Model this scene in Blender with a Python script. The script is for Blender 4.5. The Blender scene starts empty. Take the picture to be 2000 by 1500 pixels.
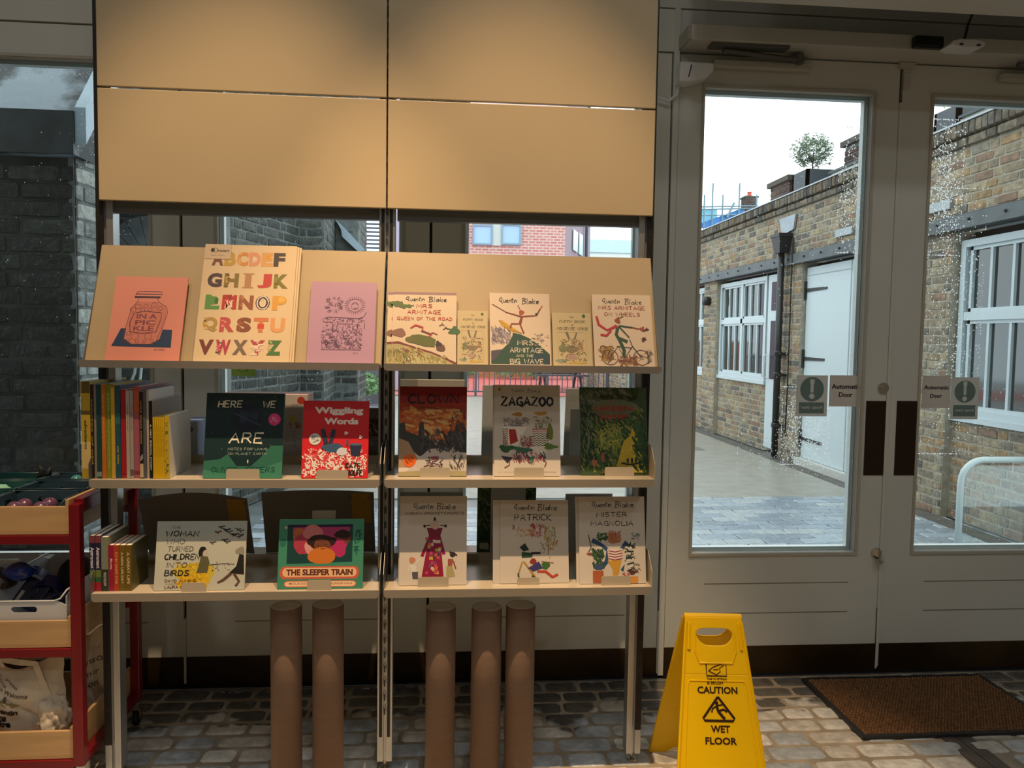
import bpy, math, random
import numpy as np
from mathutils import Matrix, Vector

R0 = random.Random(7)
sc = bpy.context.scene
COL = sc.collection

# ------------------------------------------------------------------ camera
YAW, PIT, ROL, FPX, EYE = .08562, .06008, -.01516, 1500., 1.5
def _cam():
    f = np.array([math.sin(YAW)*math.cos(PIT), math.cos(YAW)*math.cos(PIT), -math.sin(PIT)])
    r = np.array([math.cos(YAW), -math.sin(YAW), 0.]); d = np.cross(f, r)
    return np.stack([math.cos(ROL)*r+math.sin(ROL)*d, -math.sin(ROL)*r+math.cos(ROL)*d, f])
CM = _cam()
cd = bpy.data.cameras.new('camera'); cd.sensor_width = 36; cd.lens = 27; cd.clip_start = .05; cd.clip_end = 300
cam = bpy.data.objects.new('camera', cd); COL.objects.link(cam); sc.camera = cam
cm = Matrix.Identity(4)
for i in range(3):
    cm[i][0], cm[i][1], cm[i][2] = CM[0][i], -CM[1][i], -CM[2][i]
cm[2][3] = EYE
cam.matrix_world = cm
def at(px, py, ax, v):
    """the real-world point seen at a photo position, on the plane ax = v"""
    d = CM.T @ np.array([(px-1000)/FPX, (py-750)/FPX, 1.]); i = 'XYZ'.index(ax)
    t = (v-(0, 0, EYE)[i])/d[i]
    return Vector((t*d[0], t*d[1], EYE+t*d[2]))
def proj(p):
    c = CM @ np.array([p[0], p[1], p[2]-EYE])
    return (1000+FPX*c[0]/c[2], 750+FPX*c[1]/c[2], c[2])

# ------------------------------------------------------------------ light
w = bpy.data.worlds.new('overcast_sky'); sc.world = w; w.use_nodes = True
nt = w.node_tree; nt.nodes.clear()
out = nt.nodes.new('ShaderNodeOutputWorld'); bg = nt.nodes.new('ShaderNodeBackground')
tc = nt.nodes.new('ShaderNodeTexCoord'); sx = nt.nodes.new('ShaderNodeSeparateXYZ'); cr = nt.nodes.new('ShaderNodeValToRGB')
nt.links.new(tc.outputs['Generated'], sx.inputs[0]); nt.links.new(sx.outputs['Z'], cr.inputs[0])
cr.color_ramp.elements[0].color = (.80, .90, 1., 1); cr.color_ramp.elements[0].position = .0
cr.color_ramp.elements[1].color = (.93, .97, 1., 1); cr.color_ramp.elements[1].position = .25
nt.links.new(cr.outputs[0], bg.inputs[0]); bg.inputs[1].default_value = 2.6
nt.links.new(bg.outputs[0], out.inputs[0])
def lamp(kind, name, loc, energy, color, rot=(0, 0, 0), **kw):
    l = bpy.data.lights.new(name, kind); l.energy = energy; l.color = color
    for k, v in kw.items(): setattr(l, k, v)
    o = bpy.data.objects.new(name, l); COL.objects.link(o); o.location = loc; o.rotation_euler = rot
    return o
WARM = (1., .66, .37)
def aim(o, d): o.rotation_euler = Vector(d).to_track_quat('-Z', 'Y').to_euler()
for x in (-.66, .235):
    s = lamp('SPOT', 'ceiling_spotlight', (x, 1.36, 5.0), 500, WARM, spot_size=math.radians(40.5), spot_blend=.42, shadow_soft_size=.02)
    aim(s, (0, .14, -1))
for x, y in ((-2.2, .2), (.3, -.6), (2.6, .3), (-1., -2.6), (2., -2.6)):
    lamp('AREA', 'room_fill_light', (x, y, 4.9), 13.5, (1., .97, .93), shape='DISK', size=.3)  # unseen fill lights, added overhead to brighten the room
vs = sc.view_settings
vs.view_transform = 'Standard'; vs.look = 'None'; vs.gamma = 1; vs.use_curve_mapping = False; vs.exposure = 0.15

# ------------------------------------------------------------------ materials
def lin(c):
    if isinstance(c, str): c = tuple(int(c[i:i+2], 16) for i in (0, 2, 4))
    return tuple((x/255/12.92 if x/255 <= .04045 else ((x/255+.055)/1.055)**2.4) for x in c)
MC = {}
def mat(name, col, rough=.5, metal=0., var=0., scale=8., bump=0., spec=.5, col2=None, stretch=None, trans=0., coat=0., lo=.35, hi=.65, bscale=None, detail=4.):
    if name in MC: return MC[name]
    m = bpy.data.materials.new(name); MC[name] = m; m.use_nodes = True
    n = m.node_tree.nodes; L = m.node_tree.links; b = n['Principled BSDF']
    c = lin(col); b.inputs['Base Color'].default_value = (*c, 1)
    b.inputs['Roughness'].default_value = rough; b.inputs['Metallic'].default_value = metal
    b.inputs['Specular IOR Level'].default_value = spec
    b.inputs['Transmission Weight'].default_value = trans; b.inputs['Coat Weight'].default_value = coat
    if var or col2 or bump:
        t = n.new('ShaderNodeTexCoord'); mp = n.new('ShaderNodeMapping'); L.new(t.outputs['Object'], mp.inputs[0])
        if stretch: mp.inputs['Scale'].default_value = stretch
        no = n.new('ShaderNodeTexNoise'); no.inputs['Scale'].default_value = scale; no.inputs['Detail'].default_value = detail
        L.new(mp.outputs[0], no.inputs['Vector'])
        c2 = lin(col2) if col2 else tuple(x*(1-var) for x in c)
        r = n.new('ShaderNodeValToRGB'); r.color_ramp.elements[0].position = lo; r.color_ramp.elements[1].position = hi
        r.color_ramp.elements[0].color = (*c2, 1); r.color_ramp.elements[1].color = (*(x if col2 else min(1, x*(1+var*.4)) for x in c), 1)
        L.new(no.outputs['Fac'], r.inputs[0]); L.new(r.outputs[0], b.inputs['Base Color'])
        if bump:
            bn = n.new('ShaderNodeBump'); bn.inputs['Strength'].default_value = bump; bn.inputs['Distance'].default_value = .01
            n2 = n.new('ShaderNodeTexNoise'); n2.inputs['Scale'].default_value = bscale or scale*4; n2.inputs['Detail'].default_value = 3
            L.new(mp.outputs[0], n2.inputs['Vector'])
            L.new(n2.outputs['Fac'], bn.inputs['Height']); L.new(bn.outputs[0], b.inputs['Normal'])
    return m
def piece_mat(name, cols, rough=.85, bump=.5, dark=.25, wet=None):
    """masonry: each piece takes its own tone (object random + island random), plus grain; optional wet patch near the doors"""
    m = bpy.data.materials.new(name); MC[name] = m; m.use_nodes = True
    n = m.node_tree.nodes; L = m.node_tree.links; b = n['Principled BSDF']; b.inputs['Roughness'].default_value = rough
    oi = n.new('ShaderNodeObjectInfo'); ge = n.new('ShaderNodeNewGeometry')
    ad = n.new('ShaderNodeMath'); ad.operation = 'ADD'; L.new(oi.outputs['Random'], ad.inputs[0]); L.new(ge.outputs['Random Per Island'], ad.inputs[1])
    fr = n.new('ShaderNodeMath'); fr.operation = 'FRACT'; L.new(ad.outputs[0], fr.inputs[0])
    r = n.new('ShaderNodeValToRGB'); r.color_ramp.interpolation = 'CONSTANT'
    el = r.color_ramp.elements
    for i, c in enumerate(cols):
        e = el[i] if i < 2 else el.new(i/len(cols))
        e.position = i/len(cols); e.color = (*lin(c), 1)
    L.new(fr.outputs[0], r.inputs[0])
    no = n.new('ShaderNodeTexNoise'); no.inputs['Scale'].default_value = 22; no.inputs['Detail'].default_value = 6
    L.new(ge.outputs['Position'], no.inputs['Vector'])
    mr = n.new('ShaderNodeMapRange'); mr.inputs[1].default_value = .3; mr.inputs[2].default_value = .7; mr.inputs[3].default_value = 1-dark*1.6; mr.inputs[4].default_value = 1+dark*.8
    L.new(no.outputs['Fac'], mr.inputs[0])
    mx = n.new('ShaderNodeVectorMath'); mx.operation = 'SCALE'; L.new(r.outputs[0], mx.inputs[0]); L.new(mr.outputs[0], mx.inputs['Scale'])
    last = mx.outputs[0]
    if wet:
        # puddles walked in from the doors: damp stone is darker and shinier
        sp = n.new('ShaderNodeSeparateXYZ'); L.new(ge.outputs['Position'], sp.inputs[0])
        wn = n.new('ShaderNodeTexNoise'); wn.inputs['Scale'].default_value = 5.; wn.inputs['Detail'].default_value = 3; L.new(ge.outputs['Position'], wn.inputs['Vector'])
        mm = n.new('ShaderNodeMapRange'); mm.inputs[1].default_value = wet[0]; mm.inputs[2].default_value = wet[1]; mm.inputs[3].default_value = 0; mm.inputs[4].default_value = .62
        L.new(sp.outputs['Y'], mm.inputs[0])
        a2 = n.new('ShaderNodeMath'); a2.operation = 'ADD'; L.new(mm.outputs[0], a2.inputs[0]); L.new(wn.outputs['Fac'], a2.inputs[1])
        st = n.new('ShaderNodeMapRange'); st.inputs[1].default_value = .80; st.inputs[2].default_value = .86; L.new(a2.outputs[0], st.inputs[0])
        q = n.new('ShaderNodeMix'); q.data_type = 'RGBA'; q.inputs['B'].default_value = (*lin('3a352c'), 1)
        ml = n.new('ShaderNodeMath'); ml.operation = 'MULTIPLY'; ml.inputs[1].default_value = .85; L.new(st.outputs[0], ml.inputs[0])
        L.new(ml.outputs[0], q.inputs['Factor']); L.new(last, q.inputs['A']); last = q.outputs['Result']
        rr = n.new('ShaderNodeMapRange'); rr.inputs[3].default_value = rough; rr.inputs[4].default_value = .15; L.new(st.outputs[0], rr.inputs[0]); L.new(rr.outputs[0], b.inputs['Roughness'])
    L.new(last, b.inputs['Base Color'])
    bn = n.new('ShaderNodeBump'); bn.inputs['Strength'].default_value = bump; bn.inputs['Distance'].default_value = .01
    n2 = n.new('ShaderNodeTexNoise'); n2.inputs['Scale'].default_value = 55; n2.inputs['Detail'].default_value = 4; L.new(ge.outputs['Position'], n2.inputs['Vector'])
    L.new(n2.outputs['Fac'], bn.inputs['Height']); L.new(bn.outputs[0], b.inputs['Normal'])
    return m
def glass(name, tint=(.93, .97, .96), refl=.06):
    m = bpy.data.materials.new(name); MC[name] = m; m.use_nodes = True
    n = m.node_tree.nodes; L = m.node_tree.links; n.remove(n['Principled BSDF'])
    o = n['Material Output']; t = n.new('ShaderNodeBsdfTransparent'); t.inputs[0].default_value = (*tint, 1)
    g = n.new('ShaderNodeBsdfGlossy'); g.inputs['Roughness'].default_value = .01
    f = n.new('ShaderNodeFresnel'); f.inputs[0].default_value = 1.45
    x = n.new('ShaderNodeMixShader'); L.new(f.outputs[0], x.inputs[0]); L.new(t.outputs[0], x.inputs[1]); L.new(g.outputs[0], x.inputs[2]); L.new(x.outputs[0], o.inputs[0])
    return m
def ink_mat():
    m = bpy.data.materials.new('printed_ink'); m.use_nodes = True; n = m.node_tree.nodes
    a = n.new('ShaderNodeVertexColor'); a.layer_name = 'ink'; b = n['Principled BSDF']; b.inputs['Roughness'].default_value = .45
    m.node_tree.links.new(a.outputs[0], b.inputs['Base Color']); return m
INK = ink_mat()
PAINT = mat('cream_grey_paint', 'd4d8d2', .45, var=.04, scale=2)
PAINT_EXT = mat('pale_white_paint', 'd9dedc', .5)
BEAD = mat('shadow_gap_paint', '8d8b80', .5)
BRONZE = mat('aged_bronze_plate', '4a3a20', .32, .55, col2='2c2115', scale=3, lo=.3, hi=.7)
BLACK = mat('black_rubber', '0e0e0f', .6)
ALU = mat('brushed_aluminium', 'b9bcbc', .3, .75, var=.08, scale=60, stretch=(1, 1, .05))
TRACK = mat('dark_slotted_track', '2a2927', .45, .4)
POWDER = mat('beige_powder_coated_steel', 'c4b28e', .42, var=.03, scale=3)
LIP = mat('grey_beige_shelf_edge', '8f887a', .45)
LIPD = mat('grey_display_edge', '75726c', .4)
SHELF = mat('pale_beige_steel_shelf', 'bdb29c', .24, var=.03, scale=3)
GREYPL = mat('grey_edge_steel', '6c6e6c', .4, .3)
GLASS = glass('clear_door_glass')
DARKGLASS = mat('dark_window_glass', '26302f', .06, 0, spec=1., var=.5, scale=1.3)
WOOD = mat('pale_birch_plywood', 'c7a474', .5, var=.12, scale=3, stretch=(1, 6, 12))
RED = mat('deep_red_painted_steel', '740a16', .35, coat=.2)
PAPER = mat('white_paper_block', 'e8e2d4', .8, var=.12, scale=300, stretch=(.02, 1, 1))
CHROME = mat('polished_steel', 'c9c7c0', .15, .95)
WHITEPL = mat('white_plastic', 'dfe3e6', .4)
CARD = mat('brown_cardboard', '7b6453', .75, var=.06, scale=5, stretch=(1, 1, 14))
CARDIN = mat('grey_tube_lining', 'b9b7b2', .7)

# ------------------------------------------------------------------ mesh builder
class MB:
    def __init__(s): s.v = []; s.f = []; s.m = []; s.c = []
    def add(s, vs, fs, mi=0, col=(1, 1, 1)):
        k = len(s.v); s.v += [tuple(x) for x in vs]
        for f in fs: s.f.append(tuple(i+k for i in f)); s.m.append(mi); s.c.append(col)
    def box(s, p0, p1, mi=0, col=(1, 1, 1), T=None):
        x0, y0, z0 = p0; x1, y1, z1 = p1
        V = [Vector(p) for p in ((x0,y0,z0),(x1,y0,z0),(x1,y1,z0),(x0,y1,z0),(x0,y0,z1),(x1,y0,z1),(x1,y1,z1),(x0,y1,z1))]
        if T: V = [T @ p for p in V]
        s.add(V, ((0,3,2,1),(4,5,6,7),(0,1,5,4),(1,2,6,5),(2,3,7,6),(3,0,4,7)), mi, col)
    def prism(s, pts, d, mi=0, col=(1, 1, 1)):
        """closed outline pts (3D, planar) pushed along vector d"""
        n = len(pts); d = Vector(d); P = [Vector(p) for p in pts]
        s.add(P+[p+d for p in P], [tuple(range(n)), tuple(range(2*n-1, n-1, -1))]+[((i+1) % n, i, n+i, n+(i+1) % n) for i in range(n)], mi, col)
    def tube(s, pts, r, n=10, mi=0, cap=True, col=(1, 1, 1)):
        P = [Vector(p) for p in pts]; rs = r if isinstance(r, (list, tuple)) else [r]*len(P)
        V = []; up = Vector((0, 0, 1))
        t0 = (P[1]-P[0]).normalized()
        a = t0.cross(up if abs(t0.z) < .9 else Vector((1, 0, 0))).normalized()
        for i, p in enumerate(P):
            t = ((P[min(i+1, len(P)-1)]-P[max(i-1, 0)])).normalized()
            a = (a-t*a.dot(t)).normalized(); b = t.cross(a)
            for k in range(n):
                q = 2*math.pi*k/n; V.append(p+(a*math.cos(q)+b*math.sin(q))*rs[i])
        F = [(i*n+k, i*n+(k+1) % n, (i+1)*n+(k+1) % n, (i+1)*n+k) for i in range(len(P)-1) for k in range(n)]
        if cap: F += [tuple(range(n-1, -1, -1)), tuple(range((len(P)-1)*n, len(P)*n))]
        s.add(V, F, mi, col)
    def lathe(s, prof, c, n=24, mi=0, T=None, col=(1, 1, 1)):
        V = []
        for r, z in prof:
            for k in range(n):
                q = 2*math.pi*k/n; p = Vector((r*math.cos(q), r*math.sin(q), z))
                V.append((T @ p if T else p)+Vector(c))
        s.add(V, [(i*n+k, i*n+(k+1) % n, (i+1)*n+(k+1) % n, (i+1)*n+k) for i in range(len(prof)-1) for k in range(n)], mi, col)
    def holed(s, outer, hole, d, mi=0):
        """plate with one hole: outer and hole are equal-length 3D rings; d = thickness vector"""
        n = len(outer); d = Vector(d); O = [Vector(p) for p in outer]; H = [Vector(p) for p in hole]
        V = O+H+[p+d for p in O]+[p+d for p in H]; F = []
        for i in range(n):
            j = (i+1) % n
            F += [(i, j, n+j, n+i), (2*n+j, 2*n+i, 3*n+i, 3*n+j), (j, i, 2*n+i, 2*n+j), (n+i, n+j, 3*n+j, 3*n+i)]
        s.add(V, F, mi)
    def build(s, name, mats, parent=None, label=None, off=None, smooth=False, kind=None, bevel=0, sub=0):
        me = bpy.data.meshes.new(name)
        if off is None and parent is not None:
            q = parent; tot = Vector((0, 0, 0))
            while q is not None: tot = tot+Vector(q.location); root = q; q = q.parent
            if root.get('_w') or root.type == 'MESH': off = tot
        V = s.v if off is None else [(x-off[0], y-off[1], z-off[2]) for x, y, z in s.v]
        me.from_pydata(V, [], s.f)
        ms = mats if isinstance(mats, (list, tuple)) else [mats]
        for m in ms: me.materials.append(m)
        if len(ms) > 1: me.polygons.foreach_set('material_index', s.m)
        if INK in ms:
            a = me.color_attributes.new('ink', 'FLOAT_COLOR', 'CORNER'); buf = []
            for f, c in zip(s.f, s.c): buf += [c[0], c[1], c[2], 1.]*len(f)
            a.data.foreach_set('color', buf)
        if smooth: me.polygons.foreach_set('use_smooth', [True]*len(me.polygons))
        me.update()
        o = bpy.data.objects.new(name, me); COL.objects.link(o)
        if parent is not None: o.parent = parent
        if label: o['label'] = label
        if kind: o['kind'] = kind
        if bevel:
            b = o.modifiers.new('bevel', 'BEVEL'); b.width = bevel; b.segments = 2; b.limit_method = 'ANGLE'
        if sub:
            b = o.modifiers.new('smooth', 'SUBSURF'); b.levels = b.render_levels = sub
        return o
def thing(name, label, cat, loc=(0, 0, 0), M=None, group=None, world=True):
    o = bpy.data.objects.new(name, None); COL.objects.link(o); o.empty_display_size = .05
    if M is not None: o.matrix_world = M
    else:
        o.location = loc
        if world: o['_w'] = True
    o['label'] = label; o['category'] = cat
    if group: o['group'] = group
    return o
def struct(name, loc=(0, 0, 0)):
    o = bpy.data.objects.new(name, None); COL.objects.link(o); o.location = loc; o['_w'] = True; o['kind'] = 'structure'
    return o
def tag(o, label, cat, group=None):
    o['label'] = label; o['category'] = cat
    if group: o['group'] = group
    return o
def bx(name, m, p0, p1, parent=None, bevel=0, label=None, kind=None):
    b = MB(); b.box(tuple(min(a, c) for a, c in zip(p0, p1)), tuple(max(a, c) for a, c in zip(p0, p1)))
    return b.build(name, m, parent, label=label, bevel=bevel, kind=kind)
def copyobj(o, parent=None):
    c = o.copy(); COL.objects.link(c)
    if parent is not None: c.parent = parent
    return c
def copytree(o, parent=None):
    c = copyobj(o, parent)
    for ch in list(o.children): copytree(ch, c)
    return c

# ------------------------------------------------------------------ lettering
GL = {k: [list(map(float, s.split())) for s in v.split('/')] for k, v in {
'A':'0 0 2 6 4 0/.8 2.2 3.2 2.2','B':'0 0 0 6 2.6 5.7 3.1 4.5 2 3.2 0 3.1/2 3.2 3.7 2.3 3.3 .7 2 0 0 0','C':'3.6 5 2.2 6 .7 5 0 3 .7 .9 2.2 0 3.6 .9',
'D':'0 0 0 6 2.2 5.7 3.8 3.6 3.2 1 0 0','E':'3.3 6 0 6 0 0 3.3 0/0 3.1 2.6 3.1','F':'3.3 6 0 6 0 0/0 3.1 2.6 3.1','G':'3.7 5.2 2.2 6 .6 5 0 3 .8 .8 2.4 .2 3.7 1 3.7 2.7 2.2 2.7/3.7 1.4 3.5 -1',
'H':'0 0 0 6/3.6 0 3.6 6/0 3 3.6 3','I':'0 0 0 6','J':'3 6 3 1.2 1.8 0 .3 .9','K':'0 0 0 6/3.4 6 0 2.6 3.6 0','L':'0 6 0 0 3.2 0','M':'0 0 .5 6 2.2 2 4 6 4.5 0',
'N':'0 0 0 6 3.6 0 3.6 6','O':'2 6 .5 5 0 3 .6 .9 2 0 3.5 1 4 3 3.4 5 2 6','P':'0 0 0 6 2.6 5.8 3.4 4.4 2.4 3 0 2.8','Q':'2 6 .4 4.8 0 3 .7 .7 2 0 3.5 1 4 3.2 3.3 5.2 2 6/2.2 1.8 4.6 -1.2',
'R':'0 0 0 6 2.6 5.8 3.3 4.4 2.3 3 0 2.9/1.6 2.9 3.7 0','S':'3.4 5.2 2 6 .5 5.2 .6 3.8 2 3.1 3.4 2.1 3.2 .6 1.6 0 0 .8','T':'0 6 4 6/2 6 2 0','U':'0 6 0 1.4 1.2 0 2.6 .2 3.6 1.6 3.6 6',
'V':'0 6 2 0 4 6','W':'0 6 1.2 0 2.5 4.6 3.8 0 5 6','X':'0 0 4 6/0 6 4 0','Y':'0 6 2 3 4 6/2 3 2 0','Z':'0 6 3.8 6 0 0 4 0',"'":'0 6 -.2 4.6','&':'4 0 .8 4.6 1.6 6 2.6 5 .3 1.6 1.2 0 2.6 .3 4 2.4',
'q':'2.8 6.4 .8 4.6 .6 2.6 2 1.6 3.4 3 3.6 5.2 2.4 6.6/2 2.4 4.8 -1','u':'0 3.4 .1 .8 1.2 .2 2.2 1 2.3 3.4 2.5 0','e':'0 1.8 2 2.1 1.6 3.4 .5 3.1 0 1.6 .7 .2 2.2 .5','n':'0 0 .1 3.3/.1 2.2 1.2 3.4 2 2.6 2.1 0',
't':'.8 6 .8 .6 1.8 0/-.4 4 2.2 4.3','i':'.3 3.3 .3 0','l':'.3 6.6 .2 .4 .9 0','a':'2 3 .8 3.3 0 1.8 .6 .1 1.9 1.4 2.1 3.2 2.2 0','k':'.2 6.2 0 0/2.2 3.6 .2 1.7 2.4 0',
'b':'.2 -.6 .4 6.6/-.6 6 1.6 6.8 2.8 5.6 .6 3.4 3 2.6 2.6 .5 0 -.5','h':'0 6 0 0/0 2 1.2 3.2 2 2.4 2 0','.':'0 0 .2 .2'}.items()}
def glyph_w(ch):
    if ch == ' ': return 2.2
    return max(max(s[0::2]) for s in GL[ch])
BT = {}
def btext(s, bold=.02):
    k = (s, bold)
    if k in BT: return BT[k]
    c = bpy.data.curves.new('t', 'FONT'); c.body = s; c.size = 1; c.offset = bold; c.align_x = 'CENTER'; c.space_line = .95; c.resolution_u = 3
    o = bpy.data.objects.new('t', c); COL.objects.link(o)
    dg = bpy.context.evaluated_depsgraph_get(); me = bpy.data.meshes.new_from_object(o.evaluated_get(dg))
    V = [tuple(v.co) for v in me.vertices]; F = [tuple(p.vertices) for p in me.polygons]
    bpy.data.objects.remove(o); bpy.data.curves.remove(c); bpy.data.meshes.remove(me)
    xs = [v[0] for v in V]; ys = [v[1] for v in V]; cx = (min(xs)+max(xs))/2; cy = (min(ys)+max(ys))/2; H = max(ys)-min(ys)
    BT[k] = ([((x-cx)/H, (y-cy)/H) for x, y, z in V], F, (max(xs)-min(xs))/H)
    return BT[k]
class Art:
    """flat print: u,v in 0..1 from the top-left of a w x h sheet lying in the local x-z plane, facing -y. Sizes are fractions of the width."""
    def __init__(s, w, h, seed=1, fn=None):
        s.w, s.h = w, h; s.mb = MB(); s.k = 0; s.r = random.Random(seed); s.fn = fn
    def P(s, u, v):
        x, z, y = u*s.w, s.h*(1-v), -.0003-s.k*.0000028
        return s.fn(x, y, z) if s.fn else (x, y, z)
    def _poly(s, pts, col):
        s.k += 1; s.mb.add([s.P(*p) for p in pts], [tuple(range(len(pts)))], 0, lin(col))
    def rect(s, u0, v0, u1, v1, col): s._poly([(u0, v1), (u1, v1), (u1, v0), (u0, v0)], col)
    def poly(s, pts, col): s._poly(pts, col)
    def blob(s, u, v, ru, rv, col, wob=.12, n=18, rot=0):
        a = s.w/s.h; ph = s.r.random()*6; pts = []
        for i in range(n):
            q = -2*math.pi*i/n; k = 1+wob*math.sin(3*q+ph)*.6+wob*(s.r.random()-.5)
            x, y = ru*math.cos(q)*k, rv*math.sin(q)*k
            pts.append((u+x*math.cos(rot)-y*math.sin(rot), v+(x*math.sin(rot)+y*math.cos(rot))*a))
        s.k += 1; c = len(pts)
        s.mb.add([s.P(*p) for p in pts]+[s.P(u, v)], [(i, (i+1) % c, c) for i in range(c)], 0, lin(col))
    def line(s, pts, wd, col, jit=0.):
        a = s.w/s.h; s.k += 1
        P = [(p[0]+(s.r.random()-.5)*jit, p[1]/a+(s.r.random()-.5)*jit) for p in pts]   # width units
        L, Rr = [], []
        for i, p in enumerate(P):
            q0 = P[max(i-1, 0)]; q1 = P[min(i+1, len(P)-1)]; dx, dy = q1[0]-q0[0], q1[1]-q0[1]; d = math.hypot(dx, dy) or 1
            t = wd/2*(1+(s.r.random()-.5)*(.5 if jit else 0)); L.append((p[0]-dy/d*t, p[1]+dx/d*t)); Rr.append((p[0]+dy/d*t, p[1]-dx/d*t))
        n = len(P); s.mb.add([s.P(x, y*a) for x, y in L+Rr], [(i, i+1, n+i+1, n+i) for i in range(n-1)], 0, lin(col))
    def ring(s, u, v, ru, rv, wd, col, n=16, jit=.004):
        a = s.w/s.h
        s.line([(u+ru*math.cos(2*math.pi*i/n), v+rv*a*math.sin(2*math.pi*i/n)) for i in range(n+1)], wd, col, jit)
    def hand(s, t, u, v, size, col, lw=.12, jit=.02, width=None, gap=1.2, slant=0):
        """hand-drawn capitals; u,v centre, size = cap height"""
        lw *= 1.3; tw = sum(glyph_w(c)+gap for c in t)-gap; sc_ = size/6; sx_ = (width/tw) if width else sc_
        x = u-tw*sx_/2; a = s.w/s.h
        for c in t:
            if c != ' ':
                dy = (s.r.random()-.5)*size*.08
                for st in GL[c]:
                    pts = [(x+(st[i]+slant*st[i+1])*sx_, v+(size/2-st[i+1]*sc_+dy)*a) for i in range(0, len(st), 2)]
                    if c in 'OCDGSQqeuab' and len(pts) > 4:
                        q = []
                        for i in range(len(pts)-1): q += [pts[i], ((pts[i][0]+pts[i+1][0])/2, (pts[i][1]+pts[i+1][1])/2)]
                        pts = q+[pts[-1]]
                    s.line(pts, size*lw, col, jit*size)
            x += (glyph_w(c)+gap)*sx_
    def type(s, t, u, v, size, col, bold=.02, width=None, rot=0, flip=False, slant=0):
        V, F, W = btext(t, bold); a = s.w/s.h; sx_ = (width/W) if width else size; s.k += 2
        if flip: sx_ = -sx_
        out = []
        for x, y in V:
            X, Y = x*sx_+slant*y*size, y*size
            X, Y = X*math.cos(rot)-Y*math.sin(rot), X*math.sin(rot)+Y*math.cos(rot)
            out.append(s.P(u+X, v-Y*a))
        s.mb.add(out, F, 0, lin(col))
    def strokes(s, n, box, ln, wd, cols, ang=None, spread=1.):
        for _ in range(n):
            u = s.r.uniform(box[0], box[2]); v = s.r.uniform(box[1], box[3]); q = (ang if ang is not None else s.r.uniform(0, 3.14))+s.r.uniform(-spread, spread)*.5
            l = ln*s.r.uniform(.5, 1.3); a = s.w/s.h
            p0 = (u-math.cos(q)*l/2, v-math.sin(q)*l/2*a); p1 = (u+math.cos(q)*l/2, v+math.sin(q)*l/2*a)
            if min(p0[0], p1[0], p0[1], p1[1]) < .01 or max(p0[0], p1[0], p0[1], p1[1]) > .99: continue
            s.line([p0, ((p0[0]+p1[0])/2+s.r.uniform(-.2, .2)*l, (p0[1]+p1[1])/2), p1], wd*s.r.uniform(.6, 1.4), s.r.choice(cols), .002)
    def build(s, name, parent, label=None): return s.mb.build(name, INK, parent, label=label)
def sign(a, u, v, size, col):   # the author's loose signature
    a.hand('quentin', u-size*1.75, v, size, col, .09, .05, gap=.7, slant=.08)
    a.hand('blake', u+size*1.95, v, size, col, .09, .05, gap=.7, slant=.08)

# ------------------------------------------------------------------ room shell
def frame_quad(name, m, x0, x1, z0, z1, y0, y1, wd, parent, label=None):
    """rectangular ring of bars"""
    b = MB(); b.box((x0, y0, z0), (x0+wd, y1, z1)); b.box((x1-wd, y0, z0), (x1, y1, z1))
    b.box((x0+wd, y0, z0), (x1-wd, y1, z0+wd)); b.box((x0+wd, y0, z1-wd), (x1-wd, y1, z1))
    return b.build(name, m, parent, label=label)
YW = 3.27      # inner face of the glazed front
RAIN = mat('rain_water', 'f2f8fa', .08, spec=.8)
_n = RAIN.node_tree; _t = _n.nodes.new('ShaderNodeBsdfTranslucent'); _x = _n.nodes.new('ShaderNodeMixShader'); _x.inputs[0].default_value = .75; _t.inputs[0].default_value = (1, 1, 1, 1)
_n.links.new(_n.nodes['Principled BSDF'].outputs[0], _x.inputs[1]); _n.links.new(_t.outputs[0], _x.inputs[2]); _n.links.new(_x.outputs[0], _n.nodes['Material Output'].inputs[0])
def drops(parent, fields, y, seed):
    r = random.Random(seed); b = MB()
    for (x0, x1, z0, z1, n, s) in fields:
        for _ in range(n):
            x = min(max(r.gauss((x0+x1)/2, (x1-x0)/3.2), x0), x1); z = min(max(r.gauss((z0+z1)/2, (z1-z0)/3.2), z0), z1)
            q = s*r.uniform(.5, 1.35)
            V = [(x, y+q*.55, z)]+[(x+q*math.cos(a*1.047), y, z+q*1.15*math.sin(a*1.047)) for a in range(6)]
            b.add(V, [(0, 1+(i+1) % 6, 1+i) for i in range(6)])
    if b.v: b.build('raindrops', RAIN, parent, kind='stuff', smooth=True)
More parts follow.
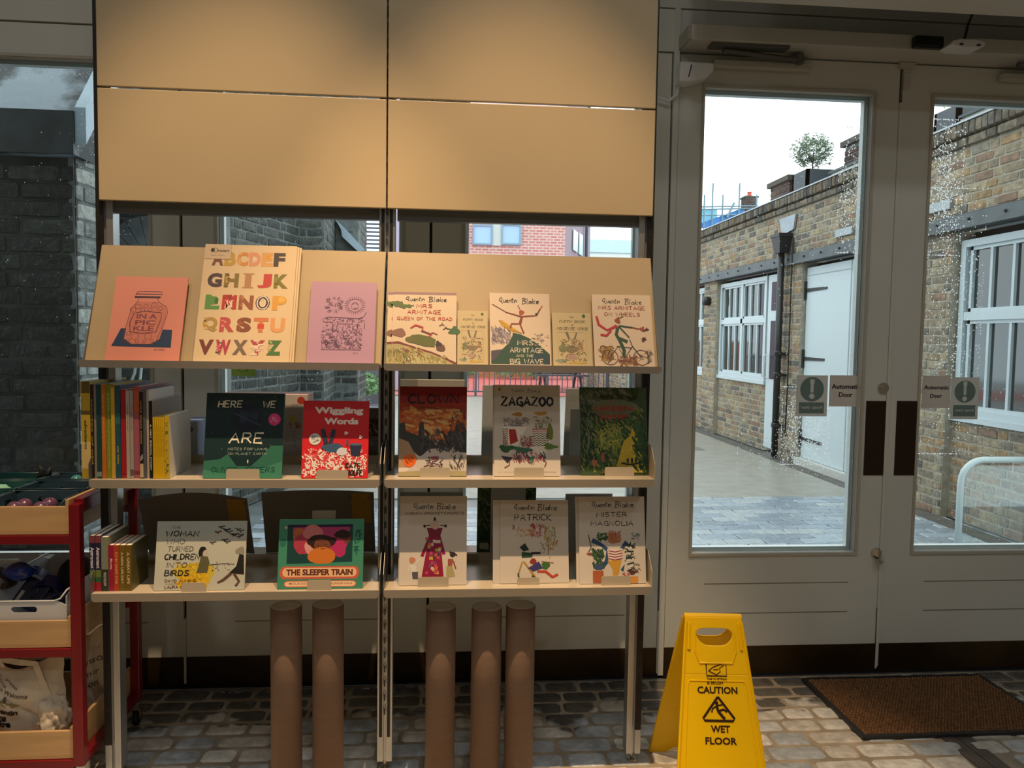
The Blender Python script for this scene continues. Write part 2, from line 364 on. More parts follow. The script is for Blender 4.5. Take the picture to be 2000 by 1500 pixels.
def leaf(name, x0, x1, g0, g1, grooves, dfields=(), seed=1, z1=2.715, zk=.135, door=False):
    t = struct(name, (x0, YW, 0)); y0, y1 = YW, YW+.055; e = .003
    zb, zt = .56, 2.58
    for a, b_ in ((x0+e, g0), (g1, x1-e)): bx('stile', PAINT, (a, y0, zk), (b_, y1, z1), t)
    bx('top_rail', PAINT, (g0, y0, zt), (g1, y1, z1), t)
    bx('bottom_panel', PAINT, (g0, y0, zk), (g1, y1, zb), t)
    frame_quad('glazing_bead', mat('bead_paint', 'b8b5a8', .4), g0-.014, g1+.014, zb-.014, zt+.014, y0-.007, y0+.004, .012, t)
    b = MB()
    for z in grooves: b.box((g0+.06, y0-.0006, z-.0025), (g1-.02, y0+.001, z+.0025))
    b.build('groove', BEAD, t)
    kp = bx('kick_plate', BRONZE, (x0+e, y0-.003, .012), (x1-e, y1, zk), t)
    p = bx('pane', GLASS, (g0, y0+.034, zb), (g1, y0+.040, zt), t)
    f = frame_quad('outer_bead', PAINT_EXT, g0, g1, zb, zt, y0+.045, y0+.075, .014, t)
    bx('seam_light_stop', mat('dark_seam', '2c2b28', .7), (x1-.012, y0+.02, .012), (x1+.018, y0+.054, z1), t)  # added strip behind the leaf seam, blocks daylight leaking through
    bx('drop_bolt', mat('pale_brush_strip', 'd5d6cf', .7), (x1-.002, y0-.005, .02), (x1+.007, y0+.02, .30), t)
    drops(t, dfields, y0+.0402, seed)
    return t
lgr = (.285,)
leaf('window_1', -2.10, -1.088, -1.975, -1.213, lgr, [(-1.5, -1.3, 1.9, 2.5, 240, .0016), (-1.9, -1.25, 1.4, 2.3, 120, .0014), (-1.97, -1.22, 2.5, 2.58, 160, .0018)], 3)
leaf('window_2', -1.082, -.073, -.94, -.191, lgr, [(-.7, -.25, .6, 1.4, 150, .0014)], 4)
leaf('window_3', -.067, .945, .076, .815, lgr, [], 5)
leaf('door_1', .975, 1.962, 1.091, 1.84, (.285, .42), [(1.5, 1.72, .95, 1.3, 950, .0022), (1.3, 1.84, .9, 1.15, 500, .0016), (1.72, 1.84, 1.9, 2.45, 420, .0024), (1.35, 1.84, 1.1, 2.3, 300, .0014)], 6)
leaf('door_2', 1.972, 2.96, 2.12, 2.86, (.285, .42), [(2.12, 2.3, 1.9, 2.5, 900, .0025), (2.12, 2.42, 1.0, 2.2, 900, .0022), (2.2, 2.86, .6, 1.3, 250, .0015)], 7)
d1 = bpy.data.objects['door_1']; d2 = bpy.data.objects['door_2']
# jambs, head, wall above
t = struct('trim_1', (.96, YW, 0)); bx('jamb', PAINT, (.948, YW-.012, 0), (.972, YW+.06, 2.9), t)
bx('brush_strip', mat('pale_brush_strip', 'd5d6cf', .7), (1.960, YW-.006, .03), (1.974, YW+.05, 2.55), d1)
t = struct('wall_front', (0, YW, 2.8))
bx('head_panel', PAINT, (-4.2, YW-.005, 2.722), (4.2, YW+.12, 2.895), t)
bx('upper_panel', PAINT, (-4.2, YW-.005, 2.902), (4.2, YW+.12, 5.2), t)
bx('shadow_gap', BEAD, (-4.2, YW+.01, 2.7), (4.2, YW+.1, 3.0), t)
bx('side_panel', PAINT, (-4.2, YW, 0), (-2.105, YW+.1, 2.72), t)
bx('side_panel', PAINT, (2.965, YW, 0), (4.2, YW+.1, 2.72), t)
o = bx('trim_2', BLACK, (-4.2, YW-.012, .001), (4.2, YW+.07, .013)); o['kind'] = 'structure'
WALL = mat('shop_wall_paint', 'b5aa98', .8, var=.05, scale=2)
for nm, a, b_ in (('wall_left', (-4.3, -5, 0), (-4.2, YW+.1, 5.2)), ('wall_right', (4.2-.0, -5, 0), (4.28, YW+.1, 5.2)), ('wall_back', (-4.3, -5.1, 0), (4.3, -5, 5.2))):
    o = bx(nm, WALL, a, b_); o['kind'] = 'structure'
o = bx('ceiling', mat('ceiling_paint', 'bdbab0', .8), (-4.3, -5.1, 5.1), (4.3, YW+.12, 5.2)); o['kind'] = 'structure'
bulk = bx('trim_3', mat('bulkhead_paint', 'dcdad0', .6), (.95, 2.62, 2.78), (4.2, 2.9, 5.1)); bulk['kind'] = 'structure'

# floor: one mortar bed with granite setts, each its own piece
FLOOR = mat('sandy_mortar', 'a79c8a', .9, var=.3, scale=9, bump=.4)
o = bx('floor', FLOOR, (-4.3, -5.1, -.06), (4.3, YW-.0, -.006)); o['kind'] = 'structure'; FL = o
SETT = piece_mat('granite_sett', ['ccd2d6', 'bcc6ce', 'd6d6d0', 'b0bac2', 'cbc9c1', 'dedfda'], .32, .5, .22, wet=(2.72, 3.2))
def chunk(name, seed, dome=.3, ch=.12, nx=0):
    """unit masonry piece: x,z in -.5...5, front at y=0 going back to y=1 (y is depth); chamfered, slightly uneven"""
    r = random.Random(seed); j = lambda a: r.uniform(-a, a)
    cx = [(-.5, -.5), (-.5+ch*1.2, -.5), (.5-ch*1.2, -.5), (.5, -.5), (.5, .5), (.5-ch*1.2, .5), (-.5+ch*1.2, .5), (-.5, .5)]
    cx = [(-.5+ch*.5, -.5+ch*.2), (.5-ch*.5, -.5+j(.03)), (.5+j(.02), -.5+ch), (.5+j(.02), .5-ch), (.5-ch*.5, .5+j(.03)), (-.5+ch*.5, .5+j(.03)), (-.5+j(.02), .5-ch), (-.5+j(.02), -.5+ch)]
    n = 8
    back = [(x, 1., z) for x, z in cx]; mid = [(x, dome, z) for x, z in cx]; fr = [(x*(1-ch*.75)+j(.012), 0+abs(j(.08)), z*(1-ch*1.5)+j(.02)) for x, z in cx]
    V = back+mid+fr+[(j(.1), -.03, j(.1))]
    F = [(i, (i+1) % n, n+(i+1) % n, n+i) for i in range(n)]+[(n+i, n+(i+1) % n, 2*n+(i+1) % n, 2*n+i) for i in range(n)]+[(2*n+i, 2*n+(i+1) % n, 3*n) for i in range(n)]
    me = bpy.data.meshes.new(name); me.from_pydata(V, [], F); me.update(); return me, V, F
def masonry(pieces, name, m, parent, seeds=4, limit=300, views=None, ch=.12, minpx=7, dome=.3):
    """pieces: list of 4x4 matrices (unit chunk -> world). The largest in view become parts, the rest one joined part."""
    kinds = [chunk(name, 100+i, dome, ch) for i in range(seeds)]
    for k in kinds: k[0].materials.append(m)
    off = parent.location; sc_ = []
    for M_ in pieces:
        c = M_ @ Vector((0, 0, 0)); x, y, d = proj(c); vis = d > .2 and any(a <= x <= c_ and b_ <= y <= e for a, b_, c_, e in (views or [(-40, -40, 2040, 1540)]))
        s = 0
        if vis:
            x1, y1, _ = proj(M_ @ Vector((.5, 0, .5))); x0, y0, _ = proj(M_ @ Vector((-.5, 0, -.5))); s = abs(x1-x0)+abs(y1-y0)
        sc_.append(s)
    order = sorted(range(len(pieces)), key=lambda i: -sc_[i]); big = set(i for i in order[:limit] if sc_[i] > minpx)
    rest = MB(); T = Matrix.Translation(-Vector(off))
    for i, M_ in enumerate(pieces):
        k = kinds[(i*7+i//3) % seeds]
        if i in big:
            o = bpy.data.objects.new(name, k[0]); COL.objects.link(o); o.parent = parent; o.matrix_local = T @ M_
        else: rest.add([M_ @ Vector(v) for v in k[1]], k[2])
    if rest.v: rest.build(name+'_field', m, parent, kind='stuff')
def pm(c, along, nrm, L, D, H, up=(0, 0, 1)):
    """matrix: unit x -> along*L, unit y (into the wall) -> -nrm*D, unit z -> up*H"""
    a = Vector(along)*L; n = -Vector(nrm)*D; u = Vector(up)*H
    M_ = Matrix.Identity(4)
    for i in range(3): M_[i][0], M_[i][1], M_[i][2], M_[i][3] = a[i], n[i], u[i], c[i]
    return M_
ps = []; y = -.0; row = 0; rr = random.Random(5)
y = 1.9
while y < 3.2:
    h = rr.uniform(.088, .105); x = -3.4+rr.uniform(0, .1)
    while x < 4.1:
        l = rr.choice((.13, .16, .18, .21, .15)); xc = x+l/2
        if not (1.90 < xc < 2.02 and y < 2.78) :
            ps.append(pm((xc, y+h/2, rr.uniform(-.002, .002)), (1, 0, 0), (0, 0, 1), l-.014, .03, h-.014, (0, 1, 0)))
        x += l
    y += h
masonry(ps, 'sett', SETT, FL, 5, 300, minpx=12, ch=.16, dome=.22)
for x in (1.93, 1.99): bx('rail_channel', mat('worn_steel_rail', '77706a', .45, .5, var=.3, scale=9), (x-.028, .5, -.03), (x+.028, 3.2, -.001), FL)

# ------------------------------------------------------------------ outside ground and buildings
GR = mat('wet_paving', '6f7678', .3, col2='5c6163', scale=3, bump=.2)
o = bx('ground', GR, (-14, YW+.02, -.12), (30, 90, -.012)); o['kind'] = 'structure'; GND = o
PAV = piece_mat('blue_grey_paver', ['929fab', '9daab4', '87939f', 'a9b1b5', '8f9aa3'], .3, .25, .2)
ps = []; y = 3.5; row = 0
while y < 7.0:
    x = -1.5+(row % 2)*.15
    while x < 4.15:
        if y < 6.6 or x > 2.: ps.append(pm((x+.15, y+.07, rr.uniform(-.0015, .0015)), (1, 0, 0), (0, 0, 1), .292, .02, .132, (0, 1, 0)))
        x += .3
    y += .14; row += 1
VIEWS = [(0, 118, 197, 940), (228, 405, 745, 500), (430, 700, 745, 960), (780, 700, 1245, 960), (1350, 172, 1700, 1080), (1787, 193, 2000, 1078)]
masonry(ps, 'paver', PAV, GND, 3, 300, VIEWS, ch=.05, minpx=9)
bx('kerb_strip', mat('dark_gutter', '5d5a55', .6, var=.3, scale=8), (4.12, 3.5, -.02), (4.3, 24, .004), GND)
bx('paving_band', mat('pale_resin_paving', '96938a', .4, var=.15, scale=6), (-4, 7.1, -.014), (4.12, 19.5, -.0005), GND)
bx('drain_cover', mat('drain_steel', '7b7a74', .5, .3, var=.3, scale=40), (3.15, 10.2, -.002), (3.55, 10.55, .003), GND)
bx('red_surface', mat('red_play_surface', 'bf5a55', .6, var=.1, scale=2), (-9, 19.7, -.01), (9, 33, .002), GND)

STOCK = piece_mat('london_stock_brick', ['9a8c76', '93846e', '7d7568', '9c8f79', '66615a', '9c8261', '8e8778', '857868', '8b7260', 'a39478'], .85, .6, .28)
STOCKD = piece_mat('weathered_stock_brick', ['6f6758', '5e574d', '7b7060', '4c4843', '6e5e4c', '686258'], .85, .6, .28)
PALEB = piece_mat('skylit_limewashed_brick', ['8f9593', '9da3a0', '838a88', 'a9ada8', '787f7d'], .7, .7, .3)  # pale brick, with the flank's extra sky light put into its colours
SOOT = piece_mat('sooty_old_brick', ['383e3b', '2d3332', '444945', '353a37', '4d504b', '3d4646'], .55, .7, .35)
MORT = mat('grey_mortar', 'a39c8c', .95, var=.2, scale=14, bump=.3)
MORTD = mat('sooty_mortar', '6c7170', .9, var=.3, scale=14, bump=.3)
def bricks(P0, P1, z0, z1, c=.075, L=.225, seed=1, dep=.03, gap=.01, proud=0., holes=()):
    """matrices for courses between plan points P0->P1 (outward normal on the left-hand side of travel is -rot)"""
    r = random.Random(seed); P0 = Vector((*P0, 0)); P1 = Vector((*P1, 0)); d = P1-P0; W = d.length; d.normalize(); n = Vector((d.y, -d.x, 0)); out_ = []
    z = z0; row = 0
    while z+c*.6 < z1:
        s = -(L/4 if row % 2 else 0)
        k = row
        while s < W-.02:
            l = L if (k % 2 == 0) else L/2; k += 1
            a, b_ = max(s, 0), min(s+l, W)
            if b_-a > .03 and not any(h0 < (a+b_)/2 < h1 and q0 < z+c/2 < q1 for h0, h1, q0, q1 in holes):
                cc = P0+d*((a+b_)/2)+n*(proud+r.uniform(-.003, .004)); cc.z = z+c/2
                out_.append(pm(cc, d, n, b_-a-gap, dep, c-gap))
            s += l
        z += c; row += 1
    return out_
def soldiers(P0, P1, z0, h, wd=.075, proud=0., seed=2, dep=.04):
    r = random.Random(seed); P0 = Vector((*P0, 0)); P1 = Vector((*P1, 0)); d = P1-P0; W = d.length; d.normalize(); n = Vector((d.y, -d.x, 0)); o_ = []
    for i in range(int(W/wd)):
        cc = P0+d*((i+.5)*wd)+n*(proud+r.uniform(-.005, .006)); cc.z = z0+h/2; o_.append(pm(cc, d, n, wd-.01, dep, h-.006))
    return o_
# --- mews wall on the right: travels from far to near so that its normal looks to -x
XM = 4.3
mews = thing('brick_mews_building', 'long yellow-brown brick workshop range with white windows, seen through the doors', 'building', (XM, 10, 0))
def wallbox(x, y0, y1, z0, z1, parent=mews, m=MORT, nm='mortar_backing', th=.3): return bx(nm, m, (x+.006, y0, z0), (x+th, y1, z1), parent)
ps = []; Y0, Y1 = 4.6, 24
wallbox(XM, Y0, Y1, 2.6, 3.3); ps += bricks((XM, Y1), (XM, Y0), 2.6, 3.14, seed=11)
ps2 = bricks((XM, Y1), (XM, Y0), 3.14, 3.22, c=.08, seed=12, proud=.035, dep=.06); ps2 += soldiers((XM, Y1), (XM, Y0), 3.225, .115, proud=.055, dep=.08)
bx('coping', mat('lead_coping', 'aeb6ba', .4, .3), (XM-.06, Y0, 3.34), (XM+.35, Y1, 3.355), mews)
piers = [(6.28, 6.95), (9.08, 9.62), (12.05, 12.65), (15.2, 15.9), (18.2, 24)]
for a, b_ in piers:
    wallbox(XM, a, b_, 0, 2.5); ps += bricks((XM, b_), (XM, a), 0, 2.46, seed=int(a*10))
sills = [(4.6, 6.28, .88), (10.22, 12.05, .93), (12.65, 15.2, .93), (15.9, 18.2, .93)]
for a, b_, z in sills:
    wallbox(XM+.07, a, b_, 0, z); ps += bricks((XM+.07, b_), (XM+.07, a), 0, z-.01, seed=int(a*10))
masonry(ps, 'brick', STOCK, mews, 5, 240, VIEWS, minpx=12, ch=.09)
masonry(ps2, 'coping_brick', STOCKD, mews, 4, 60, VIEWS, minpx=12, ch=.09)
# steel lintel with bolts
b = MB(); b.box((XM-.02, Y0, 2.47), (XM+.1, Y1, 2.59)); b.box((XM-.06, Y0, 2.46), (XM+.1, Y1, 2.475)); lint = b.build('steel_lintel', mat('grey_steel_lintel', '585f62', .45, .3, var=.2, scale=5), mews)
b = MB()
for i in range(46): b.lathe([(.0, -.014), (.012, -.012), (.014, 0)], (XM-.02, 4.8+i*.42, 2.535), 6, T=Matrix.Rotation(math.radians(90), 3, 'Y'))
b.build('bolt_row', BLACK, lint, kind='stuff')
WF = mat('white_gloss_joinery', 'bfccd1', .35)
def mews_window(y0, y1, z0, z1, cols, zmid, name, label):
    """casement: outer frame, cols lights each split in 3 panes, transom at zmid"""
    t = bpy.data.objects.new(name, None); COL.objects.link(t); t.parent = mews; t.location = Vector((XM+.1, (y0+y1)/2, z0))-mews.location; t['label'] = label
    off = Vector((XM+.1, (y0+y1)/2, z0)); X = XM+.1; fw = .06
    b = MB(); b.box((X-.04, y0, z0), (X+.06, y0+fw, z1)); b.box((X-.04, y1-fw, z0), (X+.06, y1, z1)); b.box((X-.04, y0+fw, z0), (X+.06, y1-fw, z0+fw)); b.box((X-.04, y0+fw, z1-fw), (X+.06, y1-fw, z1))
    b.box((X-.035, y0+fw, zmid-.035), (X+.05, y1-fw, zmid+.035)); b.box((X-.06, y0-.03, z0-.05), (X+.05, y1+.03, z0))
    W = (y1-y0-2*fw)/cols
    for i in range(1, cols): b.box((X-.035, y0+fw+i*W-.035, z0+fw), (X+.05, y0+fw+i*W+.035, z1-fw))
    b.build('window_frame', WF, t, off=off)
    g = MB()
    for i in range(cols):
        a0 = y0+fw+i*W+.035; a1 = a0+W-.07
        for q0, q1 in ((z0+fw, zmid-.035), (zmid+.035, z1-fw)):
            g.box((X-.02, a0, q0), (X+.03, a0+.03, q1)); g.box((X-.02, a1-.03, q0), (X+.03, a1, q1)); g.box((X-.02, a0, q0), (X+.03, a1, q0+.03)); g.box((X-.02, a0, q1-.03), (X+.03, a1, q1))
            for k in (1, 2): yy = a0+(a1-a0)*k/3; g.box((X-.018, yy-.014, q0), (X+.02, yy+.014, q1))
            for k in range(3):
                p0 = a0+(a1-a0)*k/3+.013; p1 = a0+(a1-a0)*(k+1)/3-.013
                pb = MB(); pb.box((X+.006, p0, q0+.02), (X+.012, p1, q1-.02)); pb.build('pane', DARKGLASS, t, off=off)
    g.build('glazing_bar', WF, t, off=off)
mews_window(4.5, 6.25, .9, 2.38, 2, 1.74, 'casement_window', 'large white casement window nearest the doors')
mews_window(10.24, 12.03, .96, 2.4, 2, 1.80, 'casement_window', 'white casement window left of the drainpipe')
mews_window(12.67, 15.18, .96, 2.4, 3, 1.80, 'casement_window', 'farther white casement window')
mews_window(15.92, 18.18, .96, 2.4, 3, 1.80, 'casement_window', 'farthest white casement window')
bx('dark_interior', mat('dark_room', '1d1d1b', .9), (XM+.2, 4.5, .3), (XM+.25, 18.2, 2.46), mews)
# white double garage doors with strap hinges
gd = bx('garage_door', WF, (XM+.06, 6.97, .09), (XM+.11, 9.06, 2.40), mews, label='tall white boarded double doors')
b = MB(); b.box((XM+.055, 8.02, .09), (XM+.061, 8.035, 2.4)); b.box((XM+.056, 7.0, 2.3), (XM+.0605, 9.05, 2.31)); b.build('board_joint', mat('joint_grey', '9fa9ab', .5), gd)
for z in (2.13, 1.3, .32):
    b = MB(); b.prism([(XM+.05, 9.05, z-.022), (XM+.05, 8.55, z-.014), (XM+.05, 8.55, z+.014), (XM+.05, 9.05, z+.022)], (.011, 0, 0)); b.box((XM+.035, 9.05, z-.11), (XM+.061, 9.09, z+.11)); b.build('strap_hinge', mat('black_iron', '17191a', .5), gd)
b = MB(); b.box((XM+.045, 7.3, 1.68), (XM+.06, 7.36, 1.76)); b.box((XM+.045, 7.3, .86), (XM+.06, 7.36, .9)); b.build('lock_plate', CHROME, gd)
bx('door_sill', mat('pale_step', 'b9bab4', .6), (XM-.02, 6.95, .0), (XM+.12, 9.08, .085), mews)
gl = bx('glazed_door', WF, (XM+.07, 9.64, .06), (XM+.12, 10.2, 2.4), mews, label='narrow white half-glazed door beside the drainpipe')
bx('pane', DARKGLASS, (XM+.062, 9.73, 1.0), (XM+.069, 10.08, 1.78), gl); bx('pane', DARKGLASS, (XM+.062, 9.73, 1.92), (XM+.069, 10.08, 2.3), gl)
for c_ in gl.children:
    pass
b = MB(); b.tube([(XM+.06, 10.14, 1.0), (XM+.0, 10.14, 1.03), (XM+.0, 10.14, 1.3), (XM+.06, 10.14, 1.33)], .009, 8); b.build('pull_handle', WHITEPL, gl)
# downpipe + hopper
dp = thing('drainpipe', 'black cast-iron drainpipe with square hopper head on the brick pier', 'drainpipe', (XM-.08, 9.5, 0))
BP = mat('black_painted_iron', '1b1d1f', .4)
b = MB(); b.tube([(XM-.08, 9.5, .02), (XM-.08, 9.5, 2.62)], .042, 14); b.build('pipe', BP, dp, smooth=True)
b = MB(); b.add([(XM-.17, 9.37, 2.84), (XM-.0, 9.37, 2.84), (XM-.0, 9.63, 2.84), (XM-.17, 9.63, 2.84), (XM-.14, 9.42, 2.62), (XM-.03, 9.42, 2.62), (XM-.03, 9.58, 2.62), (XM-.14, 9.58, 2.62)], [(0, 1, 2, 3), (4, 7, 6, 5), (0, 4, 5, 1), (1, 5, 6, 2), (2, 6, 7, 3), (3, 7, 4, 0)]); b.box((XM-.18, 9.36, 2.82), (XM, 9.64, 2.86)); b.build('hopper', BP, dp)
for z in (.4, 1.05, 1.32):
    b = MB(); b.lathe([(.047, 0), (.054, .01), (.054, .05), (.047, .06)], (XM-.08, 9.5, z), 12); b.box((XM-.09, 9.4, z+.015), (XM, 9.6, z+.045)); b.build('bracket', BP, dp)
b = MB(); b.tube([(XM-.015, 9.32, 2.8), (XM-.03, 9.3, 2.3), (XM-.02, 9.32, 1.6), (XM-.03, 9.3, .9), (XM-.02, 9.34, .3)], .009, 6); tag(b.build('cable', BLACK), 'thin black cable clipped to the brick pier beside the drainpipe', 'cable')
b = MB(); b.add([(XM-.03, 9.25, 3.08), (XM-.03, 9.72, 3.08), (XM-.03, 9.62, 2.86), (XM-.03, 9.3, 2.9), (XM-.005, 9.25, 3.08), (XM-.005, 9.72, 3.08), (XM-.005, 9.62, 2.86), (XM-.005, 9.3, 2.9)], [(0, 1, 2, 3), (7, 6, 5, 4), (0, 4, 5, 1), (1, 5, 6, 2), (2, 6, 7, 3), (3, 7, 4, 0)]); b.build('lead_flashing', mat('lead_sheet', '9aa4ab', .4, .4, var=.15), mews)
def wlamp(y, z, lab):
    t = thing('wall_lamp', lab, 'lamp', (XM, y, z)); b = MB(); b.lathe([(0, 0), (.07, .0), (.075, .05), (.07, .1), (.0, .11)], (XM-.11, y, z), 16, T=Matrix.Rotation(math.radians(90), 3, 'Y')); b.build('lamp_body', BP, t, smooth=True)
    bx('lamp_bracket', BP, (XM-.05, y-.03, z-.03), (XM, y+.03, z+.03), t)
wlamp(12.35, 2.15, 'round black bulkhead lamp on the far brick pier, left of the casement window'); wlamp(6.75, 1.93, 'round black bulkhead lamp on the near brick pier behind the right-hand door')
b = MB(); b.box((XM-.03, 7.9, 2.66), (XM, 8.25, 2.74)); b.box((XM-.03, 6.3, 2.66), (XM, 6.65, 2.74)); b.build('steel_plate', mat('galvanised', '9aa3a6', .4, .4), mews)
# rooftop things
def box_thing(name, lab, cat, m, p0, p1, group=None):
    o = bx(name, m, p0, p1); return tag(o, lab, cat, group)
DKP = mat('dark_grey_planter', '3a4248', .5, var=.1)
pl = thing('roof_planter', 'large square dark grey planter on the roof holding the small tree', 'planter', (4.9, 10.1, 3.3))
def planter(x, y, z, s, h, t):
    b = MB(); b.box((x-s/2, y-s/2, z), (x+s/2, y-s/2+.04, z+h)); b.box((x-s/2, y+s/2-.04, z), (x+s/2, y+s/2, z+h)); b.box((x-s/2, y-s/2, z), (x-s/2+.04, y+s/2, z+h)); b.box((x+s/2-.04, y-s/2, z), (x+s/2, y+s/2, z+h)); b.build('planter_box', DKP, t)
    bx('soil', mat('soil', '352c22', .95), (x-s/2+.04, y-s/2+.04, z), (x+s/2-.04, y+s/2-.04, z+h-.05), t)
planter(4.91, 10.1, 3.3, .42, .48, pl)
def foliage(b, c, r, n, seed, s=.035, cz=1.):
    q = random.Random(seed)
    for _ in range(n):
        d = Vector((q.gauss(0, 1), q.gauss(0, 1), q.gauss(0, 1))).normalized(); k = q.uniform(.35, 1)**.5*(1+.22*math.sin(5*math.atan2(d.y, d.x)+3*d.z))
        p = Vector(c)+Vector((d.x*r*k, d.y*r*k, d.z*r*cz*k)); a = Vector((q.gauss(0, 1), q.gauss(0, 1), q.gauss(0, 1))).normalized(); e = a.orthogonal().normalized()
        l = s*q.uniform(.6, 1.4); b.add([p-a*l, p+e*l*.3, p+a*l, p-e*l*.3], [(0, 1, 2, 3)])
LEAF = mat('grey_green_leaves', '73836a', .6, var=.3, scale=20)
tr = thing('olive_tree', 'small round-headed olive tree standing in the roof planter', 'tree', (4.87, 10.1, 3.73))
b = MB(); b.tube([(4.87, 10.1, 3.73), (4.875, 10.1, 3.86), (4.86, 10.09, 3.95)], [.011, .009, .007], 7)
q = random.Random(3)
for i in range(14):
    a = i*.9; p = Vector((4.86, 10.09, 3.9+.012*(i % 5))); e = p+Vector((math.cos(a)*.15, math.sin(a)*.15, .08+.2*q.random())); b.tube([p, (p+e)/2+Vector((0, 0, .02)), e], [.005, .004, .002], 5)
b.build('trunk', mat('olive_bark', '5e5750', .9), tr)
b = MB(); foliage(b, (4.87, 10.1, 4.06), .26, 1900, 5, .03, .8); b.build('foliage', LEAF, tr, kind='stuff')
ch = piece_mat('chimney_brick', ['4e3a33', '5a4339', '443530', '644c40'], .85, .5, .25)
def chimney(name, lab, x, y, z0, z1, sx, sy, pots=1):
    t = thing(name, lab, 'chimney', (x, y, z0)); bx('mortar_core', MORTD, (x-sx/2+.01, y-sy/2+.01, z0), (x+sx/2-.01, y+sy/2-.01, z1), t)
    ps = bricks((x-sx/2, y-sy/2), (x+sx/2, y-sy/2), z0, z1, seed=3)+bricks((x-sx/2, y+sy/2), (x-sx/2, y-sy/2), z0, z1, seed=4)+bricks((x+sx/2, y-sy/2), (x+sx/2, y+sy/2), z0, z1, seed=4)
    masonry(ps, 'brick', ch, t, 3, 40, VIEWS, minpx=12)
    bx('cap', mat('stone_cap', '514a44', .9), (x-sx/2-.04, y-sy/2-.04, z1), (x+sx/2+.04, y+sy/2+.04, z1+.07), t)
    for i in range(pots):
        b = MB(); b.lathe([(.1, 0), (.09, .2), (.11, .22), (.08, .23), (.08, .05)], (x+(i-.5*(pots-1))*.3, y, z1+.07), 12); b.build('chimney_pot', mat('terracotta', 'c45a48', .7), t)
chimney('brick_chimney', 'low dark brick chimney stack on the roof left of the planter', 4.88, 10.75, 3.3, 3.74, .34, .62, 0)
chimney('brick_chimney', 'dark brick chimney block behind the pale rendered roof wall', 5.4, 9.4, 3.3, 4.02, .6, .6, 0)
bx('roof_deck', mat('grey_roofing', '70757a', .8), (XM+.3, Y0, 3.2), (8, Y1, 3.3), mews)
for y0, y1, lab in ((7.3, 9.35, 'pale rendered roof wall with dark coping, between the two planters'), (4.4, 6.9, 'pale rendered roof wall seen at the top of the right-hand door')):
    rw = bx('roof_wall', mat('pale_render', 'b9bcae', .8, var=.1, scale=2), (4.76, y0, 3.3), (4.9, y1, 3.6)); tag(rw, lab, 'wall'); bx('coping', DKP, (4.73, y0-.02, 3.6), (4.93, y1+.02, 3.625), rw)
pl2 = thing('roof_planter', 'dark grey planter box on the roof seen at the top of the right-hand door', 'planter', (4.9, 7.1, 3.3)); planter(4.91, 7.1, 3.3, .36, .44, pl2)
tr = thing('roof_shrub', 'leafy green shrub growing behind the right-hand roof planter', 'shrub', (5.6, 7.8, 3.3))
b = MB(); b.tube([(5.6, 7.8, 3.3), (5.6, 7.8, 4.3)], [.04, .02], 7); b.build('trunk', mat('bark', '5a4a3a', .9), tr); b = MB(); foliage(b, (5.6, 7.8, 4.2), .42, 1300, 8, .035, .7); b.build('foliage', mat('fresh_leaves', '6f9a55', .6, var=.3, scale=15), tr, kind='stuff')
bx_far = tag(bx('scaffolded_building', mat('far_brick', '8c6c5c', .8), (9.5, 33.6, 0), (15, 36, 3.6)), 'far low building under the scaffolding', 'building')
# scaffolded roof far off, with blue sheeting and a pot chimney
P = at(1463, 405, 'Y', 34); chimney('brick_chimney', 'distant brick chimney with a red clay pot above the scaffolding', P.x, 34, 3.6, at(1463, 388, 'Y', 34).z, .55, .6, 1)
sf = thing('scaffold', 'distant steel scaffolding wrapped in blue sheeting above the mews roof', 'scaffolding', (12, 33, 0))
b = MB()
for px in (1376, 1392, 1412, 1444, 1478):
    p = at(px, 385, 'Y', 33); b.tube([(p.x, 33, 0), (p.x, 33, p.z+(.6 if px in (1392, 1444) else .1))], .035, 6)
for py in (404, 409, 421):
    p0 = at(1368, py, 'Y', 33); p1 = at(1480, py-2, 'Y', 33); b.tube([p0, p1], .03, 6)
b.tube([at(1420, 425, 'Y', 33), at(1434, 396, 'Y', 33)], .05, 6); b.build('pole', mat('scaffold_tube', '6d8894', .5, .4), sf)
b = MB(); a_, b2, c3, d3 = at(1366, 407, 'Y', 33.2), at(1400, 408, 'Y', 33.2), at(1402, 436, 'Y', 33.2), at(1366, 436, 'Y', 33.2); b.prism([a_, b2, c3, d3], (0, .05, 0)); b.build('sheeting', mat('pale_blue_sheet', '8fd0e6', .5), sf)
b = MB(); b.prism([at(1410, 421, 'Y', 33.1), at(1446, 408, 'Y', 33.1), at(1462, 415, 'Y', 33.1), at(1462, 440, 'Y', 33.1), at(1366, 446, 'Y', 33.1), at(1366, 437, 'Y', 33.1)], (0, .05, 0)); b.build('sheeting', mat('blue_tarpaulin', '3f7fc4', .5, var=.2, scale=1), sf)

